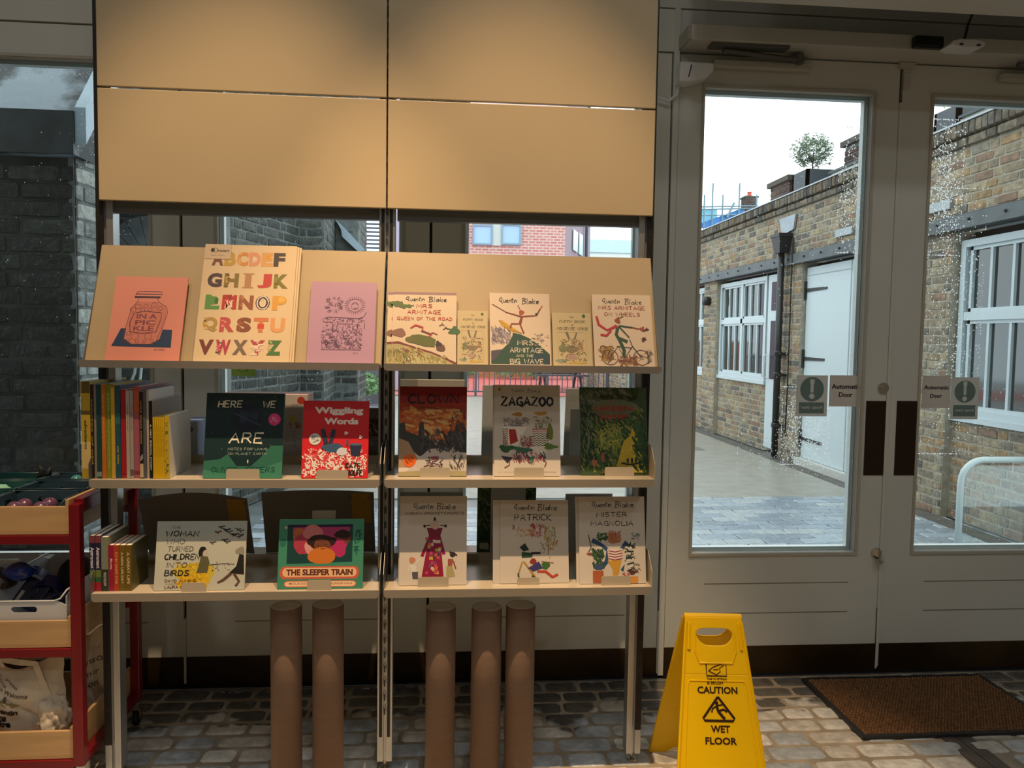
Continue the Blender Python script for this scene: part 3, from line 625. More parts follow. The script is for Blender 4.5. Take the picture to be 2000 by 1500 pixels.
# --- old sooty engine house on the left
eng = thing('old_brick_engine_house', 'dark sooty brick building with stepped corners, buttress and lead-capped ledges, behind the left windows', 'building', (-2, 5, 0))
ps = []
def eface(P0, P1, z0, z1, seed, c=.085, L=.25, bm=None):
    global ps
    ps += bricks(P0, P1, z0, z1, c, L, seed, dep=.04, gap=.009)
    d = Vector((P1[0]-P0[0], P1[1]-P0[1])); d.normalize(); n = Vector((d.y, -d.x)); k = .006
    a = Vector(P0)-n*k; b_ = Vector(P1)-n*k; b = MB(); b.prism([(a.x, a.y, z0), (b_.x, b_.y, z0), (b_.x, b_.y, z1), (a.x, a.y, z1)], (-n.x*.25, -n.y*.25, 0)); b.build('mortar_backing', bm or MORTD, eng)
ex = lambda px, Y: at(px, 600, 'Y', Y).x
CX = ex(151, 3.9)
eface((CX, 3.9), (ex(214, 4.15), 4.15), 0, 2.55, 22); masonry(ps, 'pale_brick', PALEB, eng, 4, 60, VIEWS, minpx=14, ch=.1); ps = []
eface((-3.6, 3.9), (CX, 3.9), 0, 2.33, 21, bm=mat('darker_face_mortar', '3e4240', .9, var=.6, scale=5)); masonry(ps, 'dark_brick', piece_mat('darker_face_brick', ['232826', '1c201f', '2e3331', '262a28', '363a37'], .5, .7, .5), eng, 4, 120, VIEWS, minpx=14, ch=.1); ps = []  # pier front takes a darker brick and mortar set than the other faces
eface((-3.2, 4.95), (ex(436, 5.1), 5.1), 0, 4.2, 23)
eface((ex(426, 6.4), 6.4), (ex(586, 7.8), 7.8), 0, 4.6, 24); eface((ex(586, 7.8), 7.8), (ex(633, 7.82), 7.82), 0, 4.6, 25); eface((ex(633, 7.82), 7.82), (ex(656, 9.), 9.), 0, 4.6, 26)
eface((ex(656, 9.), 9.), (ex(699, 9.), 9.), 0, 4.6, 27); eface((ex(699, 9.), 9.), (ex(716, 10.), 10.), 0, 4.6, 28)
masonry(ps, 'brick', SOOT, eng, 5, 300, VIEWS, minpx=14, ch=.1)
STONE = mat('weathered_stone', '84909a', .6, col2='20262b', scale=3.2, bump=.5, lo=.47, hi=.55, detail=7)
LEAD = mat('lead_capping', 'a9bccb', .45, var=.2, scale=4)
b = MB()   # weathered stone cap, sloping up and away
b.prism([(-3.6, 3.84, 2.33), (-3.6, 3.84, 2.53), (-3.6, 5.0, 4.0), (-3.6, 5.0, 2.33)], (3.6+CX+.03, 0, 0)); b.build('stone_cap', STONE, eng)
bx('stone_face', mat('dark_front_stone', '333c42', .5, col2='1b2124', scale=4, bump=.5), (-3.6, 3.825, 2.33), (CX+.03, 3.838, 2.53), eng)  # thin darker slab over the vertical front of the cap
b = MB(); b.prism([(CX+.032, 3.84, 2.38), (CX+.032, 3.84, 2.55), (CX+.12, 5.0, 4.1), (CX+.12, 5.0, 3.86)], (.05, 0, 0)); b.build('lead_edge', LEAD, eng)
# arch of tapered stones over a dark opening
a0 = at(262, 500, 'Y', 4.93); b = MB()
ac = at(300, 520, 'Y', 4.93)
for i in range(9):
    q0, q1 = math.pi-.05-i*.26, math.pi-.05-i*.26-.245
    r0, r1 = .13, .34
    v = MB(); v.prism([(ac.x+math.cos(q)*r, 4.925, ac.z-.03+math.sin(q)*r) for q, r in ((q0, r0), (q0, r1), (q1, r1), (q1, r0))], (0, .05, 0)); v.build('arch_stone', mat('arch_stone_grey', '767d80', .8, var=.35, scale=9, bump=.5), eng)
b = MB(); b.prism([(ac.x+math.cos(q)*.13, 4.935, ac.z-.03+math.sin(q)*.13) for q in [math.pi-i*math.pi/10 for i in range(11)]]+[(ac.x+.13, 4.935, ac.z-.4), (ac.x-.13, 4.935, ac.z-.4)], (0, .01, 0)); b.build('dark_opening', mat('opening_dark', '111314', .9), eng)
# lead-capped buttress ledge
b = MB(); y_ = 8.9
b.prism([at(655, 432, 'Y', y_), at(668, 446, 'Y', y_), at(712, 492, 'Y', y_), at(712, 530, 'Y', y_), at(656, 530, 'Y', y_)], (0, .1, 0)); b.build('buttress', mat('buttress_brick', '4a4f4d', .8, var=.3, scale=12, bump=.4), eng)
b = MB(); b.prism([at(655, 428, 'Y', y_-.05), at(668, 440, 'Y', y_-.05), at(713, 488, 'Y', y_-.05), at(700, 492, 'Y', y_-.05), at(668, 462, 'Y', y_-.05), at(666, 448, 'Y', y_-.05)], (0, .16, 0)); b.build('lead_edge', LEAD, eng)
# slatted cladding block and lilac brick block beyond
SL = mat('white_metal_slat', 'd9d6e2', .4)
cb = thing('slatted_building', 'far building clad in white horizontal slats, beyond the dark brick', 'building', (-1.6, 17, 0))
bx('wall', mat('slat_shadow', '55525c', .7), (-3, 17, 0), (ex(756, 17), 18, 9), cb)
for i in range(26): bx('slat', SL, (-3, 16.94, 2.9+i*.085*1.0), (ex(756, 17), 17, 2.9+i*.085+.052), cb)
lb = bx('lilac_brick_building', mat('lilac_brick', 'b5abc0', .8, var=.12, scale=30, stretch=(1, 1, 5)), (ex(748, 22), 22, 0), (ex(790, 22), 24, 9)); tag(lb, 'far lilac-grey brick building just right of the slatted one', 'building')
# red brick building
rb = thing('red_brick_building', 'far pale red brick block with paired square windows, above the display shelf', 'building', (3, 30, 0))
def brick_tex(name, c1, c2, mo, sc_=1.):
    m = bpy.data.materials.new(name); m.use_nodes = True; n = m.node_tree.nodes; L = m.node_tree.links; b = n['Principled BSDF']; b.inputs['Roughness'].default_value = .85
    t = n.new('ShaderNodeTexCoord'); mp = n.new('ShaderNodeMapping'); mp.inputs['Rotation'].default_value = (math.radians(90), 0, 0); k = n.new('ShaderNodeTexBrick')
    k.inputs['Color1'].default_value = (*lin(c1), 1); k.inputs['Color2'].default_value = (*lin(c2), 1); k.inputs['Mortar'].default_value = (*lin(mo), 1); k.inputs['Scale'].default_value = sc_
    k.inputs['Mortar Size'].default_value = .02; k.inputs['Brick Width'].default_value = .28; k.inputs['Row Height'].default_value = .11
    L.new(t.outputs['Object'], mp.inputs[0]); L.new(mp.outputs[0], k.inputs[0]); L.new(k.outputs[0], b.inputs['Base Color']); return m
RB = brick_tex('pale_red_brick', 'b5706a', 'c08a82', 'cbb5ae')
RB2 = mat('side_red_brick', '93808a', .85, var=.12, scale=14, stretch=(1, 1, 6))
x0, x1, x2 = ex(880, 30), ex(1101, 30), ex(1150, 36)
b = MB(); b.box((x0, 30, 0), (x1, 31, 12)); b.build('wall', RB, rb)
b = MB(); b.prism([(x1, 30.01, 0), (x2, 36, 0), (x2, 36, 12), (x1, 30.01, 12)], (-.5, .3, 0)); b.build('side_wall', RB2, rb)
def fw(pa, pb, lab):
    a, c = at(pa[0], pa[1], 'Y', 29.97), at(pb[0], pb[1], 'Y', 29.97)
    f = frame_quad('window_frame', mat('blue_grey_frame', '7b94a8', .4), a.x, c.x, c.z, a.z, 29.9, 30.0, .07, rb)
    bx('pane', mat('sky_reflecting_pane', '8fb4d8', .1, spec=1.), (a.x+.06, 29.95, c.z+.06), (c.x-.06, 29.97, a.z-.06), f)
fw((923, 438), (962, 479), ''); fw((979, 437), (1018, 479), '')
a, c = at(962, 437, 'Y', 29.97), at(979, 480, 'Y', 29.97); bx('infill_panel', mat('pale_infill', 'b7c2bd', .6), (a.x, 29.94, c.z), (c.x, 29.99, a.z), rb)
for pxa, pxb, ya, yb in ((1113, 1121, 448, 488), (1124, 1131, 455, 496)):
    u0 = (pxa-1101)/49.; u1 = (pxb-1101)/49.; Pa = Vector((x1, 30, 0)).lerp(Vector((x2, 36, 0)), u0); Pb = Vector((x1, 30, 0)).lerp(Vector((x2, 36, 0)), u1)
    za, zb = at(pxa, ya, 'Y', Pa.y).z, at(pxa, yb, 'Y', Pa.y).z; b = MB(); b.prism([(Pa.x+.02, Pa.y-.02, zb), (Pb.x+.02, Pb.y-.02, zb), (Pb.x+.02, Pb.y-.02, za), (Pa.x+.02, Pa.y-.02, za)], (.04, -.03, 0)); b.build('side_window', mat('pale_pane', 'b9d2d6', .2), rb)
Pc = Vector((x1, 30, 0)).lerp(Vector((x2, 36, 0)), .72); b = MB(); b.tube([(Pc.x+.1, Pc.y-.1, 0), (Pc.x+.1, Pc.y-.1, 12)], .07, 8); b.build('drainpipe', mat('dark_blue_pipe', '3b4458', .5), rb)
sr = thing('slate_roofed_building', 'distant low pale building with a blue-grey slate roof, right of the red brick block', 'building', (9, 48, 0))
a, c = at(1140, 468, 'Y', 48), at(1262, 495, 'Y', 48)
b = MB(); b.prism([(a.x, 48, c.z), (a.x+8, 48, c.z), (a.x+8, 50, a.z+.3), (a.x, 50, a.z+.3)], (0, .3, 0)); b.build('roof', mat('blue_slate', '8fa9bd', .5, var=.2, scale=6, stretch=(1, 1, 4)), sr)
bx('wall', mat('pale_wall', 'd5d9d8', .7), (a.x, 48.1, 0), (a.x+8, 50, c.z), sr)
# timber fence, railings, planting, bench
fn = thing('timber_fence', 'orange-brown vertical board fence beyond the red surface', 'fence', (0, 29, 0))
FNM = mat('orange_cedar', 'c2854f', .7, var=.3, scale=5)
x = -2.9
while x < 3.4: bx('board', FNM, (x, 29, 0), (x+.15, 29.04, 1.5), fn); x += .165
bx('fence_rail', FNM, (-2.9, 29.04, .3), (3.4, 29.1, .4), fn); bx('fence_rail', FNM, (-2.9, 29.04, 1.2), (3.4, 29.1, 1.3), fn)
rl = thing('metal_railing', 'dark vertical-bar metal railing across the far end of the yard', 'railing', (2, 19.6, 0))
IR = mat('dark_railing', '4f5560', .5)
x = -1.75
while x < 4.2: bx('bar', IR, (x, 19.6, .12), (x+.022, 19.622, 1.1), rl); x += .135
for x in (-1.75, .75, 2.6, 4.15): bx('post', IR, (x-.03, 19.58, 0), (x+.03, 19.64, 1.18), rl)
bx('rail', IR, (-1.75, 19.59, .1), (4.2, 19.63, .13), rl); bx('rail', IR, (-1.75, 19.59, 1.08), (4.2, 19.63, 1.12), rl)
for nm, lab, c, r, n, s in (('shrub', 'low bright green shrubs beside the dark brick building', (-1.75, 16.2, .5), .40, 900, 21), ('shrub', 'long low green planting in front of the timber fence', (3.2, 27.9, .5), .7, 1200, 22), ('shrub', 'green planting at the foot of the timber fence, left part', (.6, 28.3, .3), .45, 700, 23)):
    t = thing(nm, lab, 'shrub', (c[0], c[1], 0)); b = MB(); foliage(b, c, r, n, s, .06, .6)
    if s == 22:
        foliage(b, (c[0]+1.2, c[1], c[2]), r, n, s+5, .06, .6); foliage(b, (c[0]-1., c[1], c[2]), r, n, s+6, .06, .6)
    b.build('foliage', mat('shrub_green', '6f9463', .7, var=.4, scale=12), t, kind='stuff'); b = MB(); b.tube([(c[0], c[1], 0), (c[0], c[1], c[2])], .03, 6); b.build('stem', mat('bark', '5a4a3a', .9), t)
bn = thing('picnic_bench', 'dark wooden picnic bench behind the railing', 'bench', (3.3, 22.5, 0)); BM = mat('dark_bench_wood', '4b4448', .7)
for i in range(4): bx('table_plank', BM, (2.6, 22.2+i*.16, .72), (4.1, 22.34+i*.16, .76), bn)
for yy in (21.75, 23.1): bx('seat_plank', BM, (2.6, yy, .42), (4.1, yy+.22, .46), bn)
for xx in (2.8, 3.85):
    b = MB(); b.prism([(xx, 21.7, 0), (xx, 21.8, 0), (xx, 22.4, .72), (xx, 22.3, .72)], (.06, 0, 0)); b.build('leg', BM, bn); b = MB(); b.prism([(xx, 23.3, 0), (xx, 23.2, 0), (xx, 22.6, .72), (xx, 22.7, .72)], (.06, 0, 0)); b.build('leg', BM, bn); bx('cross_beam', BM, (xx, 21.7, .36), (xx+.06, 23.3, .42), bn)
# planted bed kerb
bx('bed_kerb', mat('pale_kerb', 'b4b2a8', .7), (-3.2, 17.3, -.01), (-1.2, 17.5, .14), GND)
# handrails outside (glazed-in hoops)
def hoop(x0, x1, y, z, lab):
    t = thing('handrail', lab, 'handrail', (x0, y, 0)); r = .022; pts = [(x0, y, 0)]+[(x0, y, z-.18)]
    for i in range(1, 7): q = math.pi-i*math.pi/12; pts.append((x0+.16+math.cos(q)*.16, y, z-.16+math.sin(q)*.16))
    pts.append((x1, y, z)); b = MB(); b.tube(pts, r, 12); b.build('rail', mat('pale_powder_tube', 'c5d3d3', .35), t, smooth=True)
    pn = bx('infill_pane', GLASS, (x0+.03, y-.004, .05), (x1, y+.004, z-.04), t)
p = at(1870, 1070, 'Y', 5.0); zt = at(1915, 898, 'Y', 5.0)
hoop(p.x, 4.2, 5.0, zt.z, 'pale looped metal handrail outside the right-hand door')
hr = thing('handrail', 'pair of pale curved metal rails outside, left of the tall standing books', 'handrail', (-1.6, 4.4, 0))
for k in (0, 1):
    b = MB(); b.tube([at(236+k*26, 780, 'Y', 4.4), at(254+k*18, 752, 'Y', 4.4), at(263+k*12, 728, 'Y', 4.4), at(268+k*10, 690, 'Y', 4.4)], .008, 8); b.build('rail', mat('pale_powder_tube', 'c5d3d3', .35), hr)
    b = MB(); P = at(236+k*26, 780, 'Y', 4.4); b.tube([(P.x, 4.4, 0), P], .008, 8); b.build('post', mat('pale_powder_tube', 'c5d3d3', .35), hr)

# ------------------------------------------------------------------ door hardware (in the room)
for d, x0, x1 in ((d1, 1692, 1728), (d2, 1752, 1788)):
    a, c = at(x0, 783, 'Y', YW), at(x1, 928, 'Y', YW)
    bx('push_plate', mat('dark_bronze_push_plate', '35271a', .45, .4), (a.x, YW-.004, c.z), (c.x, YW+.001, a.z), d, bevel=.001)
P = at(1724, 758, 'Y', YW); b = MB(); b.lathe([(0, -.012), (.012, -.012), (.013, -.009), (.024, -.009), (.026, 0)], (0, 0, 0), 20, T=Matrix.Rotation(math.radians(-90), 3, 'X')); 
b.v = [(x+P.x, -abs(y)+YW, z+P.z) for x, y, z in b.v]; b.build('lock_cylinder', CHROME, d1, smooth=False)
P = at(1711, 1080, 'Y', YW); b = MB(); b.lathe([(0, -.010), (.022, -.010), (.025, 0)], (0, 0, 0), 20, T=Matrix.Rotation(math.radians(-90), 3, 'X')); b.v = [(x+P.x, -abs(y)+YW, z+P.z) for x, y, z in b.v]
b.box((P.x-.008, YW-.03, P.z-.012), (P.x+.008, YW-.008, P.z+.02)); b.tube([(P.x, YW-.02, P.z-.02), (P.x+.01, YW-.03, P.z-.04)], .013, 10); b.build('thumb_turn', CHROME, d1)
# stickers on the glass
def sheet(parent, pa, pb, Y, th=.0015, m=None, name='sheet'):
    a, c = at(pa[0], pa[1], 'Y', Y), at(pb[0], pb[1], 'Y', Y)
    return a, c
def sticker(px0, py0, px1, py1, kind, lab):
    Y = YW+.0325; a = at(px0, (py0+py1)/2, 'Y', Y); c = at(px1, (py0+py1)/2, 'Y', Y); zt = at((px0+px1)/2, py0, 'Y', Y).z; zb = at((px0+px1)/2, py1, 'Y', Y).z
    W, H = c.x-a.x, zt-zb
    t = thing('door_notice', lab, 'notice', (a.x, Y, zb), world=False)
    b = MB(); b.box((0, 0, 0), (W, .001, H)); b.build('sheet', mat('white_notice_paper' if kind == 'auto' else 'pale_blue_notice', 'd9d7d2' if kind == 'auto' else 'dbe5e5', .6), t)
    A = Art(W, H, 3)
    if kind == 'auto':
        A.type('Automatic', .5, .36, .14, '1d1d1c', .03, width=.88); A.type('Door', .5, .62, .14, '1d1d1c', .03, width=.42)
    else:
        A.blob(.5, .34, .38, .38, '6f8a88', 0, 32); A.line([(.5, .14), (.5, .42)], .1, 'dbe5e5'); A.line([(.5, .1), (.5, .2)], .14, 'dbe5e5'); A.blob(.5, .51, .085, .085, 'dbe5e5', 0)
        A.rect(.1, .66, .9, .93, '6f8a88'); A.type('Keep clear', .5, .79, .11, 'dbe5e5', .01, width=.68, flip=True)
    A.build('print', t)
sticker(1620, 733, 1684, 794, 'auto', 'white Automatic Door notice on the left-hand door glass')
sticker(1555, 733, 1616, 813, 'keep', 'blue-grey Keep clear exclamation notice, seen reversed, on the left-hand door glass')
sticker(1801, 734, 1856, 797, 'auto', 'white Automatic Door notice on the right-hand door glass')
sticker(1857, 737, 1911, 819, 'keep', 'blue-grey Keep clear exclamation notice, seen reversed, on the right-hand door glass')
# automatic opener
OP = mat('operator_grey_paint', 'c3c2b8', .4)
op = thing('door_operator', 'long cream automatic door operator box above the doors', 'door operator', (1.3, 3.2, 2.8))
a = at(1352, 45, 'Y', 3.12); c = at(1352, 76, 'Y', 3.12); OX, OZ1, OZ0 = a.x, a.z, c.z
bx('casing', OP, (OX, 3.12, OZ0), (3.6, YW-.006, OZ1), op, bevel=.004)
bx('end_cap', mat('operator_end_cap', 'a9a89e', .5), (OX-.012, 3.13, OZ0+.004), (OX, YW-.006, OZ1-.004), op)
b = MB(); b.box((OX+.09, 3.135, OZ0-.012), (OX+.42, 3.19, OZ0)); b.build('drive_slot', mat('arm_grey', '6d6e6b', .4, .5), op)
def arm(x0, nm_lab):
    t = thing('closer_arm', nm_lab, 'door arm', (x0, 3.2, 2.64))
    zr = at(1480, 130, 'Y', 3.25).z
    b = MB(); b.box((x0, 3.225, zr-.014), (x0+.43, 3.262, zr+.014)); b.build('slide_rail', OP, t, bevel=.003)
    b = MB(); b.tube([(x0+.02, 3.17, OZ0-.02), (x0+.36, 3.2, OZ0-.035)], .012, 8); b.tube([(x0+.36, 3.2, OZ0-.05), (x0+.36, 3.2, OZ0-.01)], .017, 12); b.box((x0+.33, 3.19, zr+.01), (x0+.38, 3.25, OZ0-.02)); b.build('arm_lever', mat('arm_grey', '6d6e6b', .4, .5), t)
arm(at(1390, 130, 'Y', 3.25).x, 'grey sliding door-closer arm over the left-hand door'); arm(at(1953, 150, 'Y', 3.25).x, 'grey sliding door-closer arm at the top right corner')
a, c = at(1785, 70, 'Y', 3.10), at(1840, 96, 'Y', 3.10)
o = bx('motion_sensor', mat('black_sensor_plastic', '15171b', .25), (a.x, 3.085, c.z), (c.x, 3.12, a.z), bevel=.008); tag(o, 'black motion sensor on the operator box', 'sensor')
a, c = at(1856, 78, 'Y', 3.05), at(1918, 98, 'Y', 3.05)
ws = thing('presence_detector', 'white pod sensor with two black eyes below the operator box', 'sensor', (a.x, 3.05, c.z))
b = MB(); b.prism([(a.x-.01, 3.03, c.z+.01), (a.x+.02, 3.03, c.z), (c.x-.02, 3.03, c.z), (c.x, 3.03, c.z+.012), (c.x, 3.03, a.z-.008), (c.x-.03, 3.03, a.z), (a.x+.03, 3.03, a.z), (a.x, 3.03, a.z-.008)], (0, .08, 0)); b.build('housing', WHITEPL, ws, bevel=.004)
for k in (.25, .78): bx('eye', BLACK, (a.x+(c.x-a.x)*k-.007, 3.026, c.z+.008), (a.x+(c.x-a.x)*k+.007, 3.032, c.z+.014), ws)
b = MB(); p = at(1884, 76, 'Y', 3.07); b.tube([(p.x, 3.07, p.z-.004), (p.x+.004, 3.06, p.z+.05), (p.x+.002, 3.02, p.z+.1), (p.x+.01, 3.0, 5.1)], .005, 8); b.build('cable', BLACK, ws)
# call box with trailing white cable
a, c = at(1326, 122, 'Y', 3.21), at(1391, 165, 'Y', 3.21)
cbx = thing('white_switch_box', 'white plastic switch box at the top left of the doors, cable curling away', 'switch', (a.x, 3.2, c.z))
b = MB(); H = a.z-c.z; b.prism([(a.x, 3.19, a.z), (a.x, 3.19, c.z), (a.x+.045, 3.19, c.z), (a.x+.12, 3.19, c.z+.025), (c.x, 3.19, c.z+.05), (c.x, 3.19, a.z)], (0, YW-3.192, 0)); b.build('casing', WHITEPL, cbx, bevel=.008)
b = MB(); b.prism([(a.x+.035, 3.188, c.z+.02), (a.x+.039, 3.188, c.z+.02), (a.x+.05, 3.188, c.z+.07), (a.x+.046, 3.188, c.z+.07)], (0, .004, 0)); b.build('slot', BLACK, cbx)
b = MB(); b.tube([at(1328, 160, 'Y', 3.24), at(1322, 185, 'Y', 3.24), at(1305, 198, 'Y', 3.24), at(1286, 190, 'Y', 3.24)], .006, 8); b.build('cable', WHITEPL, cbx, smooth=True)
P = at(1767, 130, 'Y', YW); b = MB(); b.box((P.x-.03, YW-.02, P.z-.012), (P.x+.04, YW, P.z+.012)); b.box((P.x-.008, YW-.012, P.z-.1), (P.x+.02, YW, P.z-.035)); o = b.build('catch_plate', OP, d2)
# green smiling note
a, c = at(452, 690, 'Y', YW+.03), at(500, 735, 'Y', YW+.03); nt_ = thing('paper_note', 'lime green paper note with a pen-drawn smile stuck on the glass', 'note', (a.x, YW+.028, c.z), world=False)
b = MB(); b.box((0, 0, 0), (c.x-a.x, .001, a.z-c.z)); b.build('sheet', mat('lime_paper', 'b6e06a', .7), nt_); A = Art(c.x-a.x, a.z-c.z, 2)
A.line([(.22, .62), (.3, .75), (.45, .82), (.6, .8), (.7, .68)], .02, '3d5a2c'); A.build('pen_drawing', nt_)

# ------------------------------------------------------------------ shelving rack
RX = (-1.10, -.20, .675)
rack = thing('shelving_rack', 'two-bay metal shelving rack with tan backing panels in the middle of the window', 'shelving', (-.2, 2.62, 0))
YP = 2.62
for i, x in enumerate(RX):
    b = MB(); b.box((x-.026, YP-.022, .03), (x-.004, YP+.03, 3.9)); b.box((x+.004, YP-.022, .03), (x+.026, YP+.03, 3.9)); b.box((x-.006, YP-.010, .03), (x+.006, YP+.026, 3.9))
    po = b.build('post', ALU, rack, bevel=.002)
    sgn = {0: -1, 1: 0, 2: 1}[i]
    b = MB()
    for s_ in ((-1, 1) if sgn == 0 else (sgn,)):
        c = x+s_*.0135; b.box((c-.005, YP-.026, .12), (c+.005, YP-.0215, 3.9)) if sgn == 0 else b.box((c-.011, YP-.027, .12), (c+.011, YP-.0215, 3.9))
    tk = b.build('slotted_track', TRACK, po)
    b = MB()
    for k in range(60): b.box((x+(sgn*.0135)-.002, YP-.0285, .2+k*.05), (x+(sgn*.0135)+.002, YP-.0268, .222+k*.05))
    b.build('slot_row', BLACK, tk, kind='stuff')
    b = MB(); b.tube([(x, YP, .0), (x, YP, .04)], .005, 8); b.lathe([(0, 0), (.02, 0), (.018, .006), (0, .007)], (x, YP, 0), 16); b.build('foot', CHROME, po)
zs_ = [1.918, 2.268, 2.274, 2.98]
for a, b_ in ((-1.106, -.2025), (-.1975, .69)):
    bx('backing_panel', POWDER, (a, YP-.045, zs_[0]), (b_, YP-.03, zs_[1]), rack, bevel=.002)
    bx('backing_panel', POWDER, (a, YP-.045, zs_[2]), (b_, YP-.03, zs_[3]), rack, bevel=.002)
    bx('top_rail', GREYPL, (a+.03, YP-.01, 1.885), (b_-.02, YP+.02, 1.93), rack)
def shelf(x0, x1, z, nm='shelf'):
    t = bpy.data.objects.new(nm, None); COL.objects.link(t); t.parent = rack; t.location = Vector(((x0+x1)/2, 2.43, z))-rack.location; t['_w'] = True
    yf, yb, r, H = 2.43, 2.95, .012, .026
    def lip(y, d):
        o_ = [(x0, y, z), (x0, y, z-H+r)]+[(x0+r-r*math.cos(q), y, z-H+r-r*math.sin(q)) for q in (.5, 1.0, 1.57)]+[(x1-r+r*math.sin(q), y, z-H+r-r*math.cos(q)) for q in (0, .5, 1.0)]+[(x1, y, z-H+r), (x1, y, z)]
        b.prism(o_, (0, d, 0))
    b = MB(); lip(yf, .0025); b.build('front_lip', LIP, t)
    b = MB(); b.box((x0, yf+.0025, z-.002), (x1, 2.745, z)); b.box((x0, 2.7445, z-.002), (x1, 2.747, z+.028)); b.box((x0, 2.757, z-.002), (x1, yb, z)); b.box((x0, 2.7565, z-.002), (x1, 2.759, z+.028)); b.build('tray', SHELF, t)
    b = MB(); lip(yb, .0025); b.build('rear_lip', SHELF, t)
    for xx, s_ in ((x0-.0025, 1), (x1+.001, -1)):
        b = MB(); b.prism([(xx, yf+.004, z-.02), (xx, yf+.004, z+.05), (xx, yf+.06, z+.105), (xx, YP-.024, z+.105), (xx, YP-.024, z-.02)], (.0016, 0, 0)); b.build('end_bracket', GREYPL if xx < .6 else SHELF, t)
    return t
ZS2, ZS3 = 1.046, .690
for x0, x1 in ((-1.087, -.207), (-.192, .679)):
    shelf(x0, x1, ZS2); shelf(x0, x1, ZS3)
# display shelves: tilted plate with a front lip
DT, DB = Vector((0, 2.592, 1.778)), Vector((0, 2.452, 1.404))
for x0, x1 in ((-1.106, -.2035), (-.1965, .690)):
    t = bpy.data.objects.new('display_shelf', None); COL.objects.link(t); t.parent = rack; t.location = Vector(((x0+x1)/2, 2.45, 1.4))-rack.location; t['_w'] = True
    n = Vector((0, -(DT-DB).z, (DT-DB).y)).normalized()
    b = MB(); b.prism([(x0, DB.y, DB.z), (x1, DB.y, DB.z), (x1, DT.y, DT.z), (x0, DT.y, DT.z)], tuple(-n*.004)); b.build('sloping_back', mat('tan_display_steel', 'a4926f', .42, var=.03, scale=3), t)
    b = MB(); b.box((x0+.004, 2.412, 1.4085), (x1-.004, 2.456, 1.411)); b.build('ledge', SHELF, t)
    r = .01; z0, z1 = 1.392, 1.4145; xa, xb = x0+.003, x1-.003
    b = MB(); b.prism([(xa, 2.409, z1), (xa, 2.409, z0+r), (xa+r*.3, 2.409, z0+r*.3), (xa+r, 2.409, z0), (xb-r, 2.409, z0), (xb-r*.3, 2.409, z0+r*.3), (xb, 2.409, z0+r), (xb, 2.409, z1)], (0, .003, 0)); b.build('front_lip', LIPD, t)
    for xx in (x0, x1-.002):
        b = MB(); b.prism([(xx, 2.44, 1.40), (xx, YP-.024, 1.40), (xx, YP-.024, 1.79), (xx, DT.y-.0, 1.775)], (.002, 0, 0)); b.build('side_bracket', GREYPL, t)

# ------------------------------------------------------------------ books
def lean_solve(xm, Y0, z0, a, pyt, pxm):
    lo, hi = .05, .7
    for _ in range(40):
        h = (lo+hi)/2
        _, y, _ = proj((xm, Y0+h*math.sin(a), z0+h*math.cos(a)))
        if y > pyt: lo = h
        else: hi = h
    return h
def leaning(px0, px1, pyb, pyt, z0, lean, Y=None):
    if Y is None: Y = max((at(px0, pyb, 'Z', z0).y+at(px1, pyb, 'Z', z0).y)/2, 2.45)
    a = at(px0, pyb, 'Y', Y); c = at(px1, pyb, 'Y', Y)
    w_ = c.x-a.x; h = lean_solve((a.x+c.x)/2, Y, z0, lean, pyt, 0)
    M_ = Matrix.Translation((a.x, Y, z0)) @ Matrix.Rotation(-lean, 4, 'X')
    return M_, w_, h, Y
def book_parts(t, w_, h, th, cover, spine=None, soft=True):
    cm_ = mat('cover_'+cover, cover, .42); e = .0008 if soft else .0022; s = 0 if soft else .003
    b = MB(); b.box((0, 0, 0), (w_, e, h)); b.box((0, th-e, 0), (w_, th, h)); b.box((0, e, 0), (e, th-e, h)); b.build('cover', cm_, t)
    b = MB(); b.box((e, e, s), (w_-.001-s, th-e, h-s)); b.build('page_block', PAPER, t)
def clip(px0, px1, py0, py1, z0, Y, back=0, label=''):
    """steel book rest: lip in front, foot under the book, plate behind"""
    a, c = at(px0, py1, 'Y', Y-.012), at(px1, py1, 'Y', Y-.012); hz = at(px0, py0, 'Y', Y-.012).z-z0
    t = thing('book_rest', label, 'book stand', ((a.x+c.x)/2, Y, z0), group=None)
    x0, x1 = a.x, c.x; r = .004
    b = MB(); b.prism([(x0, Y-.014, z0), (x1, Y-.014, z0), (x1, Y-.014, z0+hz-r), (x1-r, Y-.014, z0+hz), (x0+r, Y-.014, z0+hz), (x0, Y-.014, z0+hz-r)], (0, .0015, 0)); b.build('lip', SHELF, t)
    bx('foot_plate', SHELF, (x0, Y-.0125, z0+.0002), (x1, Y+.09, z0+.0012), t)
    ln = math.radians(12); H = .2 if not back else back
    b = MB(); d = Vector((0, math.sin(ln), math.cos(ln))); p = Vector((x0, Y+.034, z0)); b.prism([p, p+Vector((x1-x0, 0, 0)), p+Vector((x1-x0, 0, 0))+d*H, p+d*H], (0, .0015, 0)); b.build('back_plate', SHELF, t)
LN1 = math.atan2(DT.y-DB.y, DT.z-DB.z); LN2 = math.radians(11)
